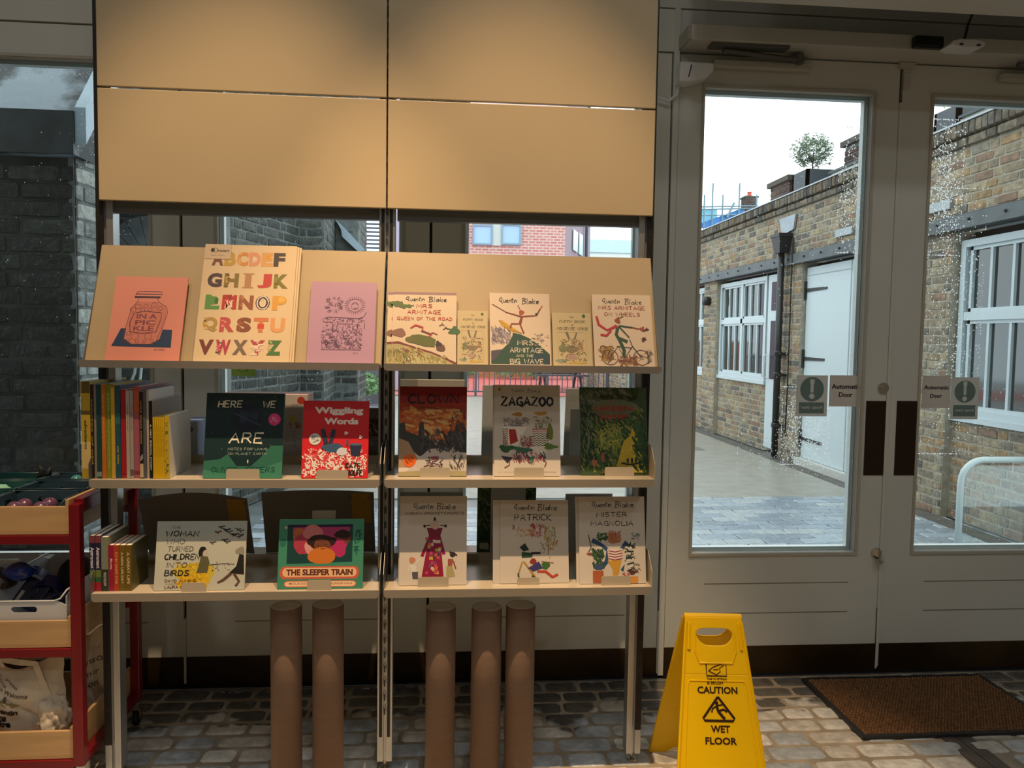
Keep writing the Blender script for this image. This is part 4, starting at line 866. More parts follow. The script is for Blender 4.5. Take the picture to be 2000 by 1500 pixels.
def book(px0, px1, pyb, pyt, row, name, label, cover, art, th=.008, copies=0, dx=0., soft=True, group=None, Y=None, lean=None, back_label=None, cat='book'):
    z0 = {1: 1.4112, 2: ZS2+.0015, 3: ZS3+.0015}[row]; ln = lean if lean is not None else (LN1 if row == 1 else LN2)
    if row == 1: Y = 2.438-(th*(copies+1))*.8 if Y is None else Y
    M_, w_, h, Yb = leaning(px0, px1, pyb, pyt, z0, ln, Y)
    t = thing(name, label, cat, M=M_); book_parts(t, w_, h, th, cover, soft=soft)
    if art:
        A = Art(w_, h, int(px0)); art(A)
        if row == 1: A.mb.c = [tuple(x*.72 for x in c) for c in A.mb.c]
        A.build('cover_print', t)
    for i in range(copies):
        lab = back_label or label.replace('front', 'behind')
        t2 = copytree(t); t2.matrix_world = M_ @ Matrix.Translation((dx*(i+1), (th+.0006)*(i+1), -.0 if row == 1 else .0))
        t2['label'] = (back_label or 'second copy tucked behind the '+label) if i == 0 else 'rearmost '+back_label
    return t, w_, h, Yb
RD, BK = 'a8322a', '1c1a18'
def a_pickle(A):
    A.poly([(.16, .62), (.86, .63), (.87, .84), (.06, .83)], '1f3a5c')
    A.poly([(.34, .30), (.60, .30), (.74, .38), (.76, .5), (.70, .74), (.6, .80), (.33, .80), (.22, .74), (.24, .5), (.28, .38)], 'd6836f')
    L = '6b2f3c'; o = [(.34, .26), (.34, .30), (.27, .37), (.24, .5), (.20, .72), (.24, .79), (.36, .81), (.56, .81), (.66, .77), (.72, .6), (.77, .42), (.74, .36), (.62, .30), (.61, .26)]
    A.line(o, .007, L, .003); A.line([(.32, .18), (.65, .18), (.66, .2), (.64, .255), (.29, .255), (.31, .2), (.32, .18)], .007, L, .003); A.rect(.3, .205, .645, .215, '5a3550'); A.rect(.29, .235, .64, .25, '2d2140')
    r = A.r
    for u, v, q in ((.35, .36, .04), (.46, .35, .03), (.57, .34, .04), (.66, .38, .035), (.42, .40, .03), (.52, .395, .03), (.29, .40, .04), (.36, .71, .055), (.54, .71, .05), (.28, .76, .025), (.4, .77, .025), (.5, .775, .022), (.6, .765, .025), (.27, .68, .03)): A.ring(u, v, q, q*.9, .006, L, 14)
    A.line([(.31, .44), (.45, .415), (.68, .43), (.69, .5), (.64, .66), (.45, .68), (.29, .66), (.27, .55), (.31, .44)], .012, L, .008)
    for s, u, v in (('IN A', .49, .475), ('PIC', .48, .55), ('KLE', .465, .62)): A.type(s, u, v, .075, '8c4650', .03, width=.28)
    A.hand('KEN RICHES', .72, .865, .02, '40242a', .1)
def a_alpha(A):
    rows = [('ABCDEF', ['7a4a2c', 'caa23c', 'd9913f', 'e39a78', 'e0a862', '3c2c28'], 5), ('GHIJK', ['4a3540', '8a7426', 'b98a58', 'c93a32', '7c7a26']), ('LMNOP', ['5f9a48', 'c2382e', '9a5834', '3a2224', 'e0a63c']), ('QRSTU', ['b8964a', 'c4504c', '8a4a2c', 'd6804a', 'e6a464']), ('VWXYZ', ['7a3c2c', 'b83a50', '7c6a5a', 'b8484c', '4c7c38'])]
    for i, rw in enumerate(rows):
        n = len(rw[0]); us = [.13+k*(.80/n)+.02 for k in range(n)] if n == 6 else [.12+k*.178+(.02 if i < 4 else 0) for k in range(n)]
        v = .125+i*.188
        for k, c in enumerate(rw[0]):
            wd = .125 if n == 6 else .155; col = rw[1][k]
            if c == 'I': A.type('I', us[k], v, .17, col, .055, width=.07); A.rect(us[k]-.06, v+.055, us[k]+.06, v+.064, col); A.rect(us[k]-.06, v-.064, us[k]+.06, v-.055, col)
            else: A.type(c, us[k], v, .17, col, .055, width=wd)
            if c in 'CGHNKQRWZS':
                cl = {'C': ['e8bb6a'], 'G': ['6c5560', '2c2026'], 'H': ['d2b243', '4c3a14'], 'N': ['c08058'], 'K': ['a8a53c', '5a4018'], 'Q': ['5a4420', 'e0c070'], 'R': ['e88a80'], 'W': ['2f5a34', 'e36a7a'], 'Z': ['c8b878'], 'S': ['b06c40']}[c]
                A.strokes(9, (us[k]-wd*.38, v-.055, us[k]-wd*.18, v+.055), .03, .012, cl, .5)
            if c == 'M': A.strokes(16, (us[k]-.06, v-.06, us[k]+.06, v-.03), .03, .02, ['c2382e', 'a02a24'], 0); A.strokes(5, (us[k]-.05, v+.0, us[k]+.05, v+.06), .07, .012, ['f0dcc0'], 1.57, .2)
            if c == 'O': A.ring(us[k], v, .06, .075, .012, 'f0e0c8'); A.ring(us[k], v, .03, .045, .012, 'f0e0c8')
            if c == 'E': A.blob(us[k]+.01, v-.02, .03, .03, 'e0a020', .05)
            if c == 'D': A.blob(us[k]-.005, v, .018, .018, 'f0d8b8', .05)
            if c == 'Y': A.strokes(10, (us[k]-.05, v-.06, us[k]+.05, v+.06), .07, .014, ['f2dcc4'], 0, .1)
            if c == 'L': A.blob(us[k], v-.015, .062, .05, '5f9a48', .08); A.blob(us[k]+.04, v-.01, .02, .04, '3c6c34', .1)
            if c == 'P': A.blob(us[k]+.02, v-.03, .035, .03, 'f0bc50', .1)
            if c == 'T': A.rect(us[k]-.035, v-.01, us[k]+.035, v+.03, 'd8442c')
    A.rect(0, 0, .285, .128, 'd6bf9f'); A.blob(.085, .052, .022, .026, '1a1614', 0); A.ring(.115, .052, .022, .026, .005, '1a1614', 16, 0); A.type('Intoart', .2, .055, .034, '1a1614', .03); A.hand('TRIBUTE EDITIONS', .14, .098, .014, '7a6450', .1)
    A.line([(.004, .128), (.285, .128), (.285, .004)], .003, 'b89a78')
def a_lilac(A):
    L = '5c3a5c'
    for cx, cy, n in ((.36, .24, 40), (.36, .33, 46)):
        for i in range(n):
            q = A.r.uniform(0, 6.28); k = A.r.uniform(.6, 1); A.strokes(1, (cx+.13*math.cos(q)*k-.01, cy+.05*math.sin(q)*k-.005, cx+.13*math.cos(q)*k+.01, cy+.05*math.sin(q)*k+.005), .04, .006, [L], q)
    A.ring(.68, .29, .11, .11, .007, L); A.ring(.68, .30, .055, .06, .006, L)
    for i in range(26): q = i*.2417; A.line([(.68+.12*math.cos(q), .29+.085*math.sin(q)), (.68+.16*math.cos(q), .29+.115*math.sin(q))], .006, L)
    A.line([(.64, .275), (.66, .27)], .008, L); A.line([(.7, .27), (.73, .275)], .008, L); A.line([(.66, .32), (.69, .33), (.71, .32)], .007, L)
    # a spotted four-legged beast with a long tail
    A.line([(.22, .46), (.28, .44), (.74, .45), (.82, .43), (.86, .37)], .01, L, .006); A.line([(.2, .46), (.22, .5), (.36, .5), (.36, .6), (.42, .6), (.43, .52), (.66, .52), (.66, .6), (.73, .6), (.74, .5), (.83, .47), (.84, .58)], .009, L, .006)
    A.strokes(60, (.25, .45, .8, .51), .018, .011, [L, '7a5478'])
    A.strokes(260, (.2, .60, .8, .82), .035, .006, [L, '7a4c74', '8c6088']); A.strokes(50, (.22, .52, .8, .6), .03, .006, [L])
    for _ in range(16): A.ring(A.r.uniform(.24, .78), A.r.uniform(.6, .8), .02, .02, .006, L, 9)
    A.line([(.2, .83), (.8, .83)], .007, L); A.hand('KEN R', .72, .87, .02, '8a5a86', .1)
def a_road(A):
    A.rect(0, 0, 1, .035, '9c7c86')
    A.poly([(0, .72), (.3, .74), (.6, .84), (.85, .91), (1, .985), (1, 1), (0, 1)], 'b5ad78'); A.line([(0, .71), (.1, .70), (.25, .74), (.45, .80), (.62, .84), (.8, .90), (1, .98)], .035, '7a2c24', .01)
    A.strokes(170, (.02, .79, .5, .97), .07, .012, ['8f8a3a', 'd8d2a8', '5c6a3a', 'b0a040', '8c4a30'], 1.); A.strokes(60, (.5, .88, .85, .98), .06, .012, ['8f8a3a', 'd8d2a8', 'a89a50'], 1.)
    for u, v, ru in ((.04, .16, .07), (.1, .18, .08), (.17, .2, .06), (.24, .2, .05)): A.blob(u, v, ru, ru*.6, '55702c', .35)
    A.line([(.2, .2), (.33, .19)], .02, '55702c', .01); A.blob(.1, .57, .11, .07, '8c6450', .2); A.blob(.97, .53, .08, .07, '3c6c3c', .4); A.line([(.82, .49), (.96, .53)], .02, '3c6c3c', .02)
    A.hand('quentin', .34, .095, .07, '2c2620', .09, .05, width=.3, gap=.7, slant=.08); A.hand('blake', .70, .10, .075, '2c2620', .09, .05, width=.28, gap=.7, slant=.08)
    A.hand('MRS', .49, .195, .06, 'c8482a', .14, width=.24); A.hand('ARMITAGE', .49, .28, .062, 'c8482a', .13, width=.52); A.hand('QUEEN OF THE ROAD', .5, .37, .05, 'c8482a', .14, width=.86)
    # an olive motor-car shape, red flying scarf, birds
    A.poly([(.24, .68), (.3, .60), (.42, .59), (.6, .62), (.68, .66), (.66, .76), (.5, .75), (.28, .70)], '5f6a24'); A.blob(.76, .77, .07, .06, '6a4a3a', .15); A.blob(.72, .72, .05, .05, '3a2422', .3); A.blob(.27, .66, .06, .05, '6c6a34', .15)
    A.line([(.28, .51), (.36, .465), (.47, .49), (.47, .54), (.56, .58), (.6, .60)], .028, 'b83034', .01); A.line([(.45, .54), (.62, .585)], .02, '5c2420', .01); A.line([(.58, .63), (.62, .56), (.7, .59)], .02, 'a83030', .01)
    for u, v in ((.77, .46), (.83, .51)): A.line([(u-.04, v+.01), (u, v-.01), (u+.01, v-.035)], .012, '5c2420'); A.line([(u, v-.01), (u+.04, v)], .012, '5c2420')
def a_wave(A):
    A.poly([(.02, .98), (.02, .93), (.3, .7), (.37, .6), (.38, .55), (.5, .57), (.66, .63), (.82, .72), (.98, .84), (.98, .98)], '1e4c38'); A.poly([(.62, .72), (.98, .86), (.98, .98), (.5, .98), (.74, .86)], '1d4350'); A.poly([(.02, .8), (.2, .78), (.1, .9), (.02, .94)], '4e4858')
    A.strokes(170, (.03, .48, .34, .7), .07, .012, ['7c7484', '9c94a0', 'b8aca8', '645c70'], 1.2); A.strokes(30, (.7, .56, .96, .72), .04, .008, ['8a7c80', 'a89890'], .4)
    A.poly([(.15, .39), (.2, .38), (.4, .49), (.53, .56), (.36, .53), (.2, .46)], 'd8a818'); A.line([(.15, .38), (.3, .49), (.53, .56)], .01, '9c7410')
    T_ = '8c3a26'; A.line([(.34, .49), (.36, .43), (.5, .43), (.56, .56)], .03, T_, .008); A.line([(.5, .43), (.53, .33)], .04, T_, .006); A.line([(.27, .27), (.52, .33), (.78, .31), (.84, .22)], .022, T_, .008); A.line([(.04, .16), (.3, .28)], .012, '6a3a20', .006); A.blob(.53, .27, .045, .045, 'b0502c', .3); A.line([(.5, .22), (.47, .17)], .014, T_); A.blob(.78, .29, .025, .025, BK, .2); A.line([(.84, .22), (.88, .17)], .02, 'c06830')
    A.hand('quentin', .3, .1, .085, '2c2620', .09, .05, width=.3, gap=.7, slant=.08); A.hand('blake', .68, .11, .09, '2c2620', .09, .05, width=.28, gap=.7, slant=.08)
    W = 'd8cfbc'; A.hand('MRS', .58, .69, .08, W, .14, width=.25); A.hand('ARMITAGE', .6, .79, .08, W, .14, width=.54); A.hand('AND THE', .57, .865, .045, W, .14, width=.28); A.hand('BIG WAVE', .6, .94, .08, W, .14, width=.54)
def a_verse(A):
    A.blob(.82, .06, .045, .05, '3c5c28', .05); A.hand('the', .5, .10, .06, '3c3424', .1, gap=.7) if False else A.hand('THE', .5, .085, .045, '3c3424', .1)
    A.hand('PUFFIN BOOK', .52, .165, .07, '3c3a26', .11, width=.66, slant=.1); A.hand('OF', .52, .235, .035, '3c3a26', .12); A.hand('NONSENSE VERSE', .52, .30, .07, '3c3a26', .11, width=.8, slant=.1)
    A.line([(.14, .37), (.86, .37), (.86, .95), (.14, .95), (.14, .37)], .006, 'a89a70')
    for c, (u, v), (ru, rv) in (('8a7a5c', (.5, .68), (.2, .09)), ('c0a090', (.48, .82), (.12, .1)), ('b8905c', (.72, .62), (.06, .12)), ('7a8858', (.25, .66), (.09, .13)), ('8ca08c', (.2, .9), (.12, .05)), ('d0b050', (.6, .93), (.22, .03)), ('c0a078', (.53, .52), (.08, .07))): A.blob(u, v, ru, rv, c, .25)
    A.line([(.42, .5), (.36, .36)], .05, '6e6e60', .01); A.line([(.56, .5), (.62, .37)], .045, '6e6e60', .01)
    A.strokes(90, (.2, .5, .82, .92), .09, .012, ['5c5c3a', '8a6a48', 'a89068', '6c7c50', '4c4438'])
def a_wheels(A):
    A.hand('quentin', .32, .09, .085, '2c2620', .09, .05, width=.3, gap=.7, slant=.08); A.hand('blake', .7, .10, .09, '2c2620', .09, .05, width=.28, gap=.7, slant=.08)
    A.hand('MRS ARMITAGE', .5, .185, .065, '9c2020', .13, width=.78); A.hand('ON WHEELS', .5, .275, .06, '9c2020', .13, width=.6)
    A.strokes(80, (.1, .72, .3, .92), .07, .02, ['a07838', '7c5030', 'b89848']); A.strokes(90, (.42, .86, .7, .98), .07, .02, ['7a4a2c', '94643c', 'a88058'])
    for u in (.26, .78): A.ring(u, .87, .13, .13, .012, '6a4428', 24); A.strokes(10, (u-.06, .83, u+.06, .91), .12, .004, ['8a6a4c'])
    G = '2c4030'; A.line([(.26, .87), (.4, .72), (.5, .88), (.64, .72), (.6, .62)], .014, '2c2c28', .004); A.line([(.64, .72), (.78, .87)], .014, '2c2c28', .004); A.line([(.38, .72), (.62, .74)], .012, '2c2c28')
    A.line([(.42, .44), (.38, .56), (.44, .64), (.5, .78), (.49, .86)], .05, '2f5034', .008); A.line([(.42, .6), (.56, .66)], .05, '2f5034', .008); A.line([(.44, .44), (.66, .46)], .03, '2f5034', .008); A.line([(.44, .45), (.6, .6)], .025, '2f5034', .006)
    A.line([(.06, .31), (.1, .42), (.24, .5), (.4, .44)], .045, 'c02430', .012); A.line([(.3, .5), (.22, .58), (.12, .56)], .045, 'c02430', .012); A.blob(.42, .36, .045, .055, '9a5030', .3); A.line([(.46, .33), (.52, .3)], .02, '6c6a30')
    A.line([(.66, .46), (.76, .48)], .03, 'a05038', .008); A.poly([(.76, .47), (.86, .44), (.84, .52)], 'a8503c')
    for u, v in ((.9, .49), (.84, .62)): A.strokes(7, (u-.03, v-.02, u+.04, v+.02), .07, .012, ['5c2424'])
    A.strokes(18, (.86, .78, .97, .94), .1, .006, ['5c544c'])
bk1 = lambda *a, **k: book(*a, **k)
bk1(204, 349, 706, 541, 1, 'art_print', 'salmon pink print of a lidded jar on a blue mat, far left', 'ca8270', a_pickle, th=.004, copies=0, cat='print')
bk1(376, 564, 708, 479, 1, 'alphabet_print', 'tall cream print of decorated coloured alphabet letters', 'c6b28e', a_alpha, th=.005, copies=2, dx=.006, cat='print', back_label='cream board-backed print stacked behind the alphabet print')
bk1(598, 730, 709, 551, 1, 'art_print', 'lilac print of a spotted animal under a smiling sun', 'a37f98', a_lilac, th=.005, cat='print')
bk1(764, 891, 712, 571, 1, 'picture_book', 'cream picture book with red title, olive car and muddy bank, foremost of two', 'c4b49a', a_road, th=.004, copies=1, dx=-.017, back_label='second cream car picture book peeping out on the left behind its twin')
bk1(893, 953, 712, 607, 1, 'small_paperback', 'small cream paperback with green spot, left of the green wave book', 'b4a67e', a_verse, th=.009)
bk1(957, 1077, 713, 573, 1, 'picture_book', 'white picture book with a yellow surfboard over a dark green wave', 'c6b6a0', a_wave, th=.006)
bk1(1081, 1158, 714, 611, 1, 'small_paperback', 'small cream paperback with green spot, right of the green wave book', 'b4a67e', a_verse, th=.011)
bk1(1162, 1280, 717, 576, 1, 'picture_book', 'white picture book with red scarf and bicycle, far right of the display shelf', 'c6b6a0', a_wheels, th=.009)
def a_here(A):
    A.rect(0, 0, 1, 1, '0b2a2c'); A.poly([(0, .80), (.2, .78), (.3, .72), (.42, .86), (.6, .86), (.72, .76), (.85, .62), (.999, .62), (1, 1), (0, 1)], '2c6a56'); A.poly([(0, .9), (.3, .95), (.7, .9), (1, .8), (1, 1), (0, 1)], '3c8068')
    W = 'e6e2c8'
    A.strokes(26, (.04, .03, .96, .7), .006, .005, [W]);     A.blob(.53, .30, .19, .19, '121c30', .03, 26); A.blob(.48, .28, .06, .08, '1e3040', .3); A.blob(.62, .27, .05, .05, '1e3040', .3); A.line([(.36, .24), (.7, .38)], .005, '5c6c7c')
    A.blob(.88, .31, .08, .08, 'd0387c', .03); A.strokes(14, (.84, .28, .92, .34), .03, .008, ['e88ab0'])
    A.hand('HERE', .30, .13, .085, W, .13, width=.30, slant=.12); A.hand('WE', .80, .13, .085, W, .13, width=.16, slant=.12)
    A.hand('ARE', .52, .53, .13, W, .13, width=.42, slant=.1); A.hand('NOTES FOR LIVING', .55, .66, .03, '9cb0a0', .12, width=.5); A.hand('ON PLANET EARTH', .55, .715, .03, '9cb0a0', .12, width=.48)
    A.hand('OLIVER JEFFERS', .5, .90, .065, '10403a', .13, width=.8, slant=.12); A.poly([(.55, .80), (.56, .79), (.57, .80), (.56, .815)], W); A.rect(.554, .785, .566, .825, W)
def a_wig(A):
    W = 'efe4da'; A.rect(0, 0, 1, 1, 'd0202a')
    A.type('Wiggling', .54, .135, .13, W, .05, width=.74); A.type('Words', .58, .265, .1, W, .05, width=.52)
    A.strokes(420, (.02, .69, .98, .985), .06, .018, [W, 'e8585c', W, 'd0303a']); A.strokes(90, (.1, .63, .9, .72), .05, .015, [W, 'e8585c'])
    for i in range(26): A.type(A.r.choice('ABCGSTMWUE2'), A.r.uniform(.08, .92), A.r.uniform(.72, .96), .09, A.r.choice([W, W, 'dc4850']), .04, rot=A.r.uniform(-1, 1))
    A.line([(.36, .56), (.32, .42), (.30, .37)], .06, '26364c', .004); A.line([(.42, .56), (.46, .42), (.48, .37)], .06, '26364c', .004); A.blob(.46, .61, .16, .07, '3a5878', .1); A.blob(.6, .66, .08, .06, 'cfd4dc', .1); A.poly([(.72, .56), (.9, .57), (.87, .72), (.74, .71)], '26304c'); A.blob(.81, .565, .09, .02, '5a6478', 0)
    A.blob(.19, .50, .09, .09, 'd8d4c8', .02); A.strokes(14, (.14, .46, .24, .54), .04, .008, ['4a6a80']); A.blob(.66, .42, .03, .025, W, .3); A.blob(.88, .47, .025, .03, W, .3); A.line([(.68, .5), (.68, .58)], .03, '3a5878')
    A.hand('KATE', .77, .84, .075, BK, .2, width=.22, slant=.1); A.hand('ROLFE', .80, .93, .075, BK, .2, width=.22, slant=.1)
def a_clown(A):
    for i, c in enumerate(['8c1418', '9c2018', 'ac3418', 'bc4c20', 'c86c30', 'd08c48', 'd8a868', 'd8bc94', 'd8ccb4', 'dcd4c4', 'dcd2c4']):
        v = i*.09; A.rect(0, v, 1, min(1, v+.0905), c)
    A.strokes(260, (.02, .25, .98, .6), .14, .035, ['c87838', 'd89c50', 'b85c28', 'dcb070', 'c86430'], .15, .6)
    A.poly([(0, .42), (.08, .4), (.1, .5), (.28, .55), (.3, .4), (.36, .4), (.38, .62), (.5, .6), (.55, .66), (.62, .58), (.7, .66), (.76, .5), (.82, .5), (.84, .42), (.95, .4), (1, .5), (1, .74), (.6, .72), (.3, .78), (0, .60)], '3c3c3c'); A.poly([(0, .58), (.14, .62), (.34, .9), (0, .9)], 'b09070')
    A.poly([(.3, .8), (.45, .7), (.8, .68), (1, .8), (1, .96), (.1, .96)], 'c8c0b8'); A.strokes(120, (.3, .5, .98, .72), .08, .02, ['2c2c2c', '5a5650', '44464a'], 1.3); A.line([(.64, .5), (.74, .68)], .03, '2c2c2c')
    A.strokes(40, (.74, .24, .98, .5), .05, .014, ['7a3c24', '3c3028', '9c4828'])
    A.hand('CLOWN', .5, .14, .13, '2a1818', .17, width=.74); A.hand('QUENTIN BLAKE', .47, .245, .035, '5c2018', .13, width=.42, slant=.1)
    A.blob(.16, .83, .095, .095, 'e06a20', .03); A.strokes(10, (.1, .8, .22, .86), .05, .012, ['a04010'])
    A.strokes(34, (.4, .79, .64, .9), .07, .01, ['6a3c3c', '7c5c40', '4c3c4c']); A.blob(.53, .80, .06, .03, '8c4c5c', .4); A.strokes(26, (.76, .76, .98, .92), .07, .012, ['3c3c38', '6c6858'], 1.5); A.poly([(0, .955), (.5, .93), (1, .945), (1, 1), (0, 1)], 'a8a078')
def a_zag(A):
    A.blob(.08, .05, .022, .03, 'a08838', .05); A.hand('quentin', .35, .06, .045, '4c4844', .09, .05, width=.19, gap=.7, slant=.08); A.hand('blake', .6, .065, .045, '4c4844', .09, .05, width=.2, gap=.7, slant=.08)
    A.hand('ZAGAZOO', .5, .185, .125, '14110f', .2, width=.78)
    A.blob(.35, .325, .08, .03, 'b07828', .3); A.blob(.7, .315, .1, .03, 'b8862c', .3); A.strokes(70, (.14, .37, .5, .47), .08, .01, ['8c8480', 'a49c98', '6c6468']); A.strokes(40, (.6, .35, .86, .48), .06, .01, ['5c6c38', '84905c', '9c9488'])
    A.poly([(.12, .46), (.5, .46), (.42, .56), (.36, .68), (.2, .66)], 'e4dccc'); A.poly([(.22, .49), (.32, .49), (.36, .62), (.24, .66)], 'a82c28'); A.poly([(.58, .5), (.82, .49), (.84, .66), (.7, .82), (.5, .8)], 'e4dccc'); A.blob(.84, .52, .05, .13, '6c7a30', .15)
    for i in range(8):
        v = .485+i*.025; A.line([(.58+k*.03, v+(.012 if k % 2 else -.004)) for k in range(9)], .012, '9c2030' if i < 2 else '241c20'); A.line([(.13+k*.025, v+(.012 if k % 2 else -.004)) for k in range(4)], .012, 'a02430' if i % 2 else '241c20')
    A.strokes(90, (.4, .56, .58, .76), .04, .01, ['a04850', '5c2c34', 'c08484']); A.blob(.18, .70, .12, .05, '2f5c3c', .4); A.blob(.84, .68, .1, .04, '5c7c3c', .4); A.blob(.42, .72, .12, .05, '3c6c54', .35); A.strokes(60, (.28, .76, .76, .84), .09, .014, ['b03444', '2c3c50', 'd8a0a0', '6c2430'], 1.1)
    A.poly([(.1, .78), (.28, .8), (.2, .86)], '34323c'); A.poly([(.52, .8), (.62, .78), (.56, .88)], '4c7c54'); A.line([(.24, .83), (.23, .88), (.16, .91)], .014, '8c4c3c', .01); A.line([(.74, .8), (.78, .86), (.76, .9)], .014, '8c4c3c', .01)
    A.hand('A WILDLY INVENTIVE MASTERPIECE', .5, .955, .016, '6c6458', .1, width=.86)
def a_green(A):
    A.rect(0, 0, 1, 1, '3c5230'); A.strokes(200, (.02, .03, .75, .3), .12, .03, ['74806c', '8a8f7c', '5c6c54', '4c6040'], .8); A.strokes(560, (.02, .2, .98, .97), .1, .022, ['2c4a26', '4c6a30', '6a7c3c', '1f3a24', '7c843c', '3c5c34', '8c8c4c'], 1.)
    A.strokes(90, (.3, .42, .6, .72), .1, .02, ['8c9440', 'a09c48', '6c8038']); A.poly([(.78, .46), (.74, .55), (.64, .62), (.6, .72), (.56, .82), (.5, .97), (.96, .97), (.93, .72), (.86, .6)], 'c0a830'); A.strokes(60, (.6, .62, .9, .94), .06, .02, ['d0b840', 'a8982c', 'b8a440'])
    A.poly([(.8, .42), (.92, .5), (.99, .7), (.99, .98), (.95, .9), (.9, .7)], '20442c'); A.strokes(120, (.02, .22, .2, .9), .1, .014, ['182c1c', '24402a', '6c7c5c'], 1.4); A.strokes(100, (.8, .4, .98, .97), .12, .02, ['1c3c24', '2c5030', '3c5c30'], 1.2)
    A.line([(.6, .86), (.7, .88), (.84, .87), (.92, .85)], .022, '1c2420'); 
    for u in (.7, .76, .82): A.line([(u, .86), (u, .81)], .03, '1c2420')
    A.blob(.33, .80, .03, .07, '8c5a44', .2); A.blob(.2, .86, .04, .05, '9c6c4c', .3); A.poly([(.3, .98), (.4, .9), (.55, .92), (.6, .98)], '6c5c30')
    A.hand('quentin', .34, .10, .06, '20241c', .1, .05, width=.3, gap=.7, slant=.08); A.hand('blake', .7, .105, .06, '20241c', .1, .05, width=.28, gap=.7, slant=.08); A.blob(.5, .24, .34, .14, '6c7658', .15); A.type('THE', .44, .165, .036, 'a83424', .0); A.type('GREEN', .5, .24, .075, 'a82c20', .02, width=.58); A.type('SHIP', .5, .335, .08, 'a82c20', .02, width=.42)
r2 = lambda *a, **k: book(*a, **k)
t, w_, h_, Yh = r2(396, 550, 935, 768, 2, 'picture_book', 'large dark teal picture book with a dark globe and pink spot', '2c5c50', a_here, th=.012, soft=False); 
clip(442, 507, 916, 936, ZS2, Yh, label='beige steel book rest holding the dark teal globe book')
t, w_, h_, Yw = r2(588, 718, 934, 783, 2, 'picture_book', 'bright red picture book with white lettering and a heap of letters', 'b81c26', a_wig, th=.008); clip(618, 680, 918, 936, ZS2, Yw, label='beige steel book rest holding the bright red book')
t, w_, h_, Yc = r2(778, 911, 930, 755, 2, 'picture_book', 'picture book with a red sky fading over a grey city', 'c8b8a0', a_clown, th=.006, copies=1, dx=.0, back_label='second copy standing directly behind the red-sky city book'); clip(820, 879, 913, 931, ZS2, Yc, label='beige steel book rest holding the red-sky city book')
t, w_, h_, Yz = r2(965, 1095, 930, 752, 2, 'picture_book', 'white picture book with a huge black brush title and zigzag drawings', 'cdc5b8', a_zag, th=.006, copies=1, dx=-.004, back_label='second copy behind the black-brush-title book'); clip(1004, 1062, 913, 931, ZS2, Yz, label='beige steel book rest holding the black-brush-title book')
t, w_, h_, Yg = r2(1134, 1266, 928, 757, 2, 'picture_book', 'green leafy jungle picture book with a yellow glow, far right', '3c5230', a_green, th=.009); clip(1181, 1238, 912, 930, ZS2, Yg, label='beige steel book rest holding the green jungle book')
def a_woman(A):
    A.rect(0, 0, 1, 1, 'b8bcb0'); A.rect(0, 0, 1, .18, 'b0bab4')
    A.blob(.44, .76, .24, .13, 'c8b43c', .15); A.poly([(.3, .74), (.58, .74), (.6, .96), (.25, .96)], 'd8b020'); A.strokes(160, (.24, .62, .6, .95), .03, .01, ['e8c42c', 'a8982c', 'c8a020'])
    K = '1c1c1e'
    for i in range(14):
        u, v = A.r.uniform(.62, .94), A.r.uniform(.06, .32); q = A.r.uniform(-.5, .5); c = '6c2430' if i == 5 else (K if i % 2 else '50504c'); A.line([(u-.04, v-.01+q*.02), (u-.01, v), (u+.035, v-.015-q*.02)], .014, c, .004); A.line([(u-.01, v), (u, v+.025)], .014, c)
    A.blob(.52, .45, .05, .06, K, .15); A.blob(.55, .47, .03, .04, 'b8b4a4', .1); A.poly([(.5, .5), (.58, .52), (.6, .6), (.58, .75), (.46, .75), (.49, .6)], '5c5c40')
    A.blob(.94, .44, .05, .05, '8c8c80', .2); A.poly([(.93, .48), (.98, .5), (.99, .78), (.82, .76), (.9, .66)], '1e201e'); A.line([(.85, .76), (.76, .86), (.70, .90)], .028, '5c4438', .004); A.line([(.88, .77), (.94, .88), (.9, .95)], .028, '5c4438', .004); A.line([(.6, .64), (.75, .62), (.88, .63)], .006, K); A.strokes(24, (.6, .6, .86, .72), .012, .006, ['7c4c38', K])
    for s, u, v, q, c, wd in (('THE', .21, .09, .03, '5c645c', .1), ('WOMAN', .28, .18, .06, K, .36), ('WHO', .21, .295, .055, '6c7470', .2), ('TURNED', .27, .40, .055, '505850', .28), ('CHILDREN', .29, .515, .062, K, .38), ('INTO', .24, .635, .055, '3c403c', .22), ('BIRDS', .24, .75, .06, K, .26)): A.hand(s, u, v, q, c, .15 if c == K else .1, width=wd, slant=.1)
    A.hand('DAVID ALMOND', .29, .86, .03, '6a4420', .14, width=.34); A.hand('LAURA CARLIN', .28, .95, .032, '5c3418', .14, width=.32); A.hand('ILLUSTRATED BY', .26, .905, .014, '6a4420', .14, width=.26)
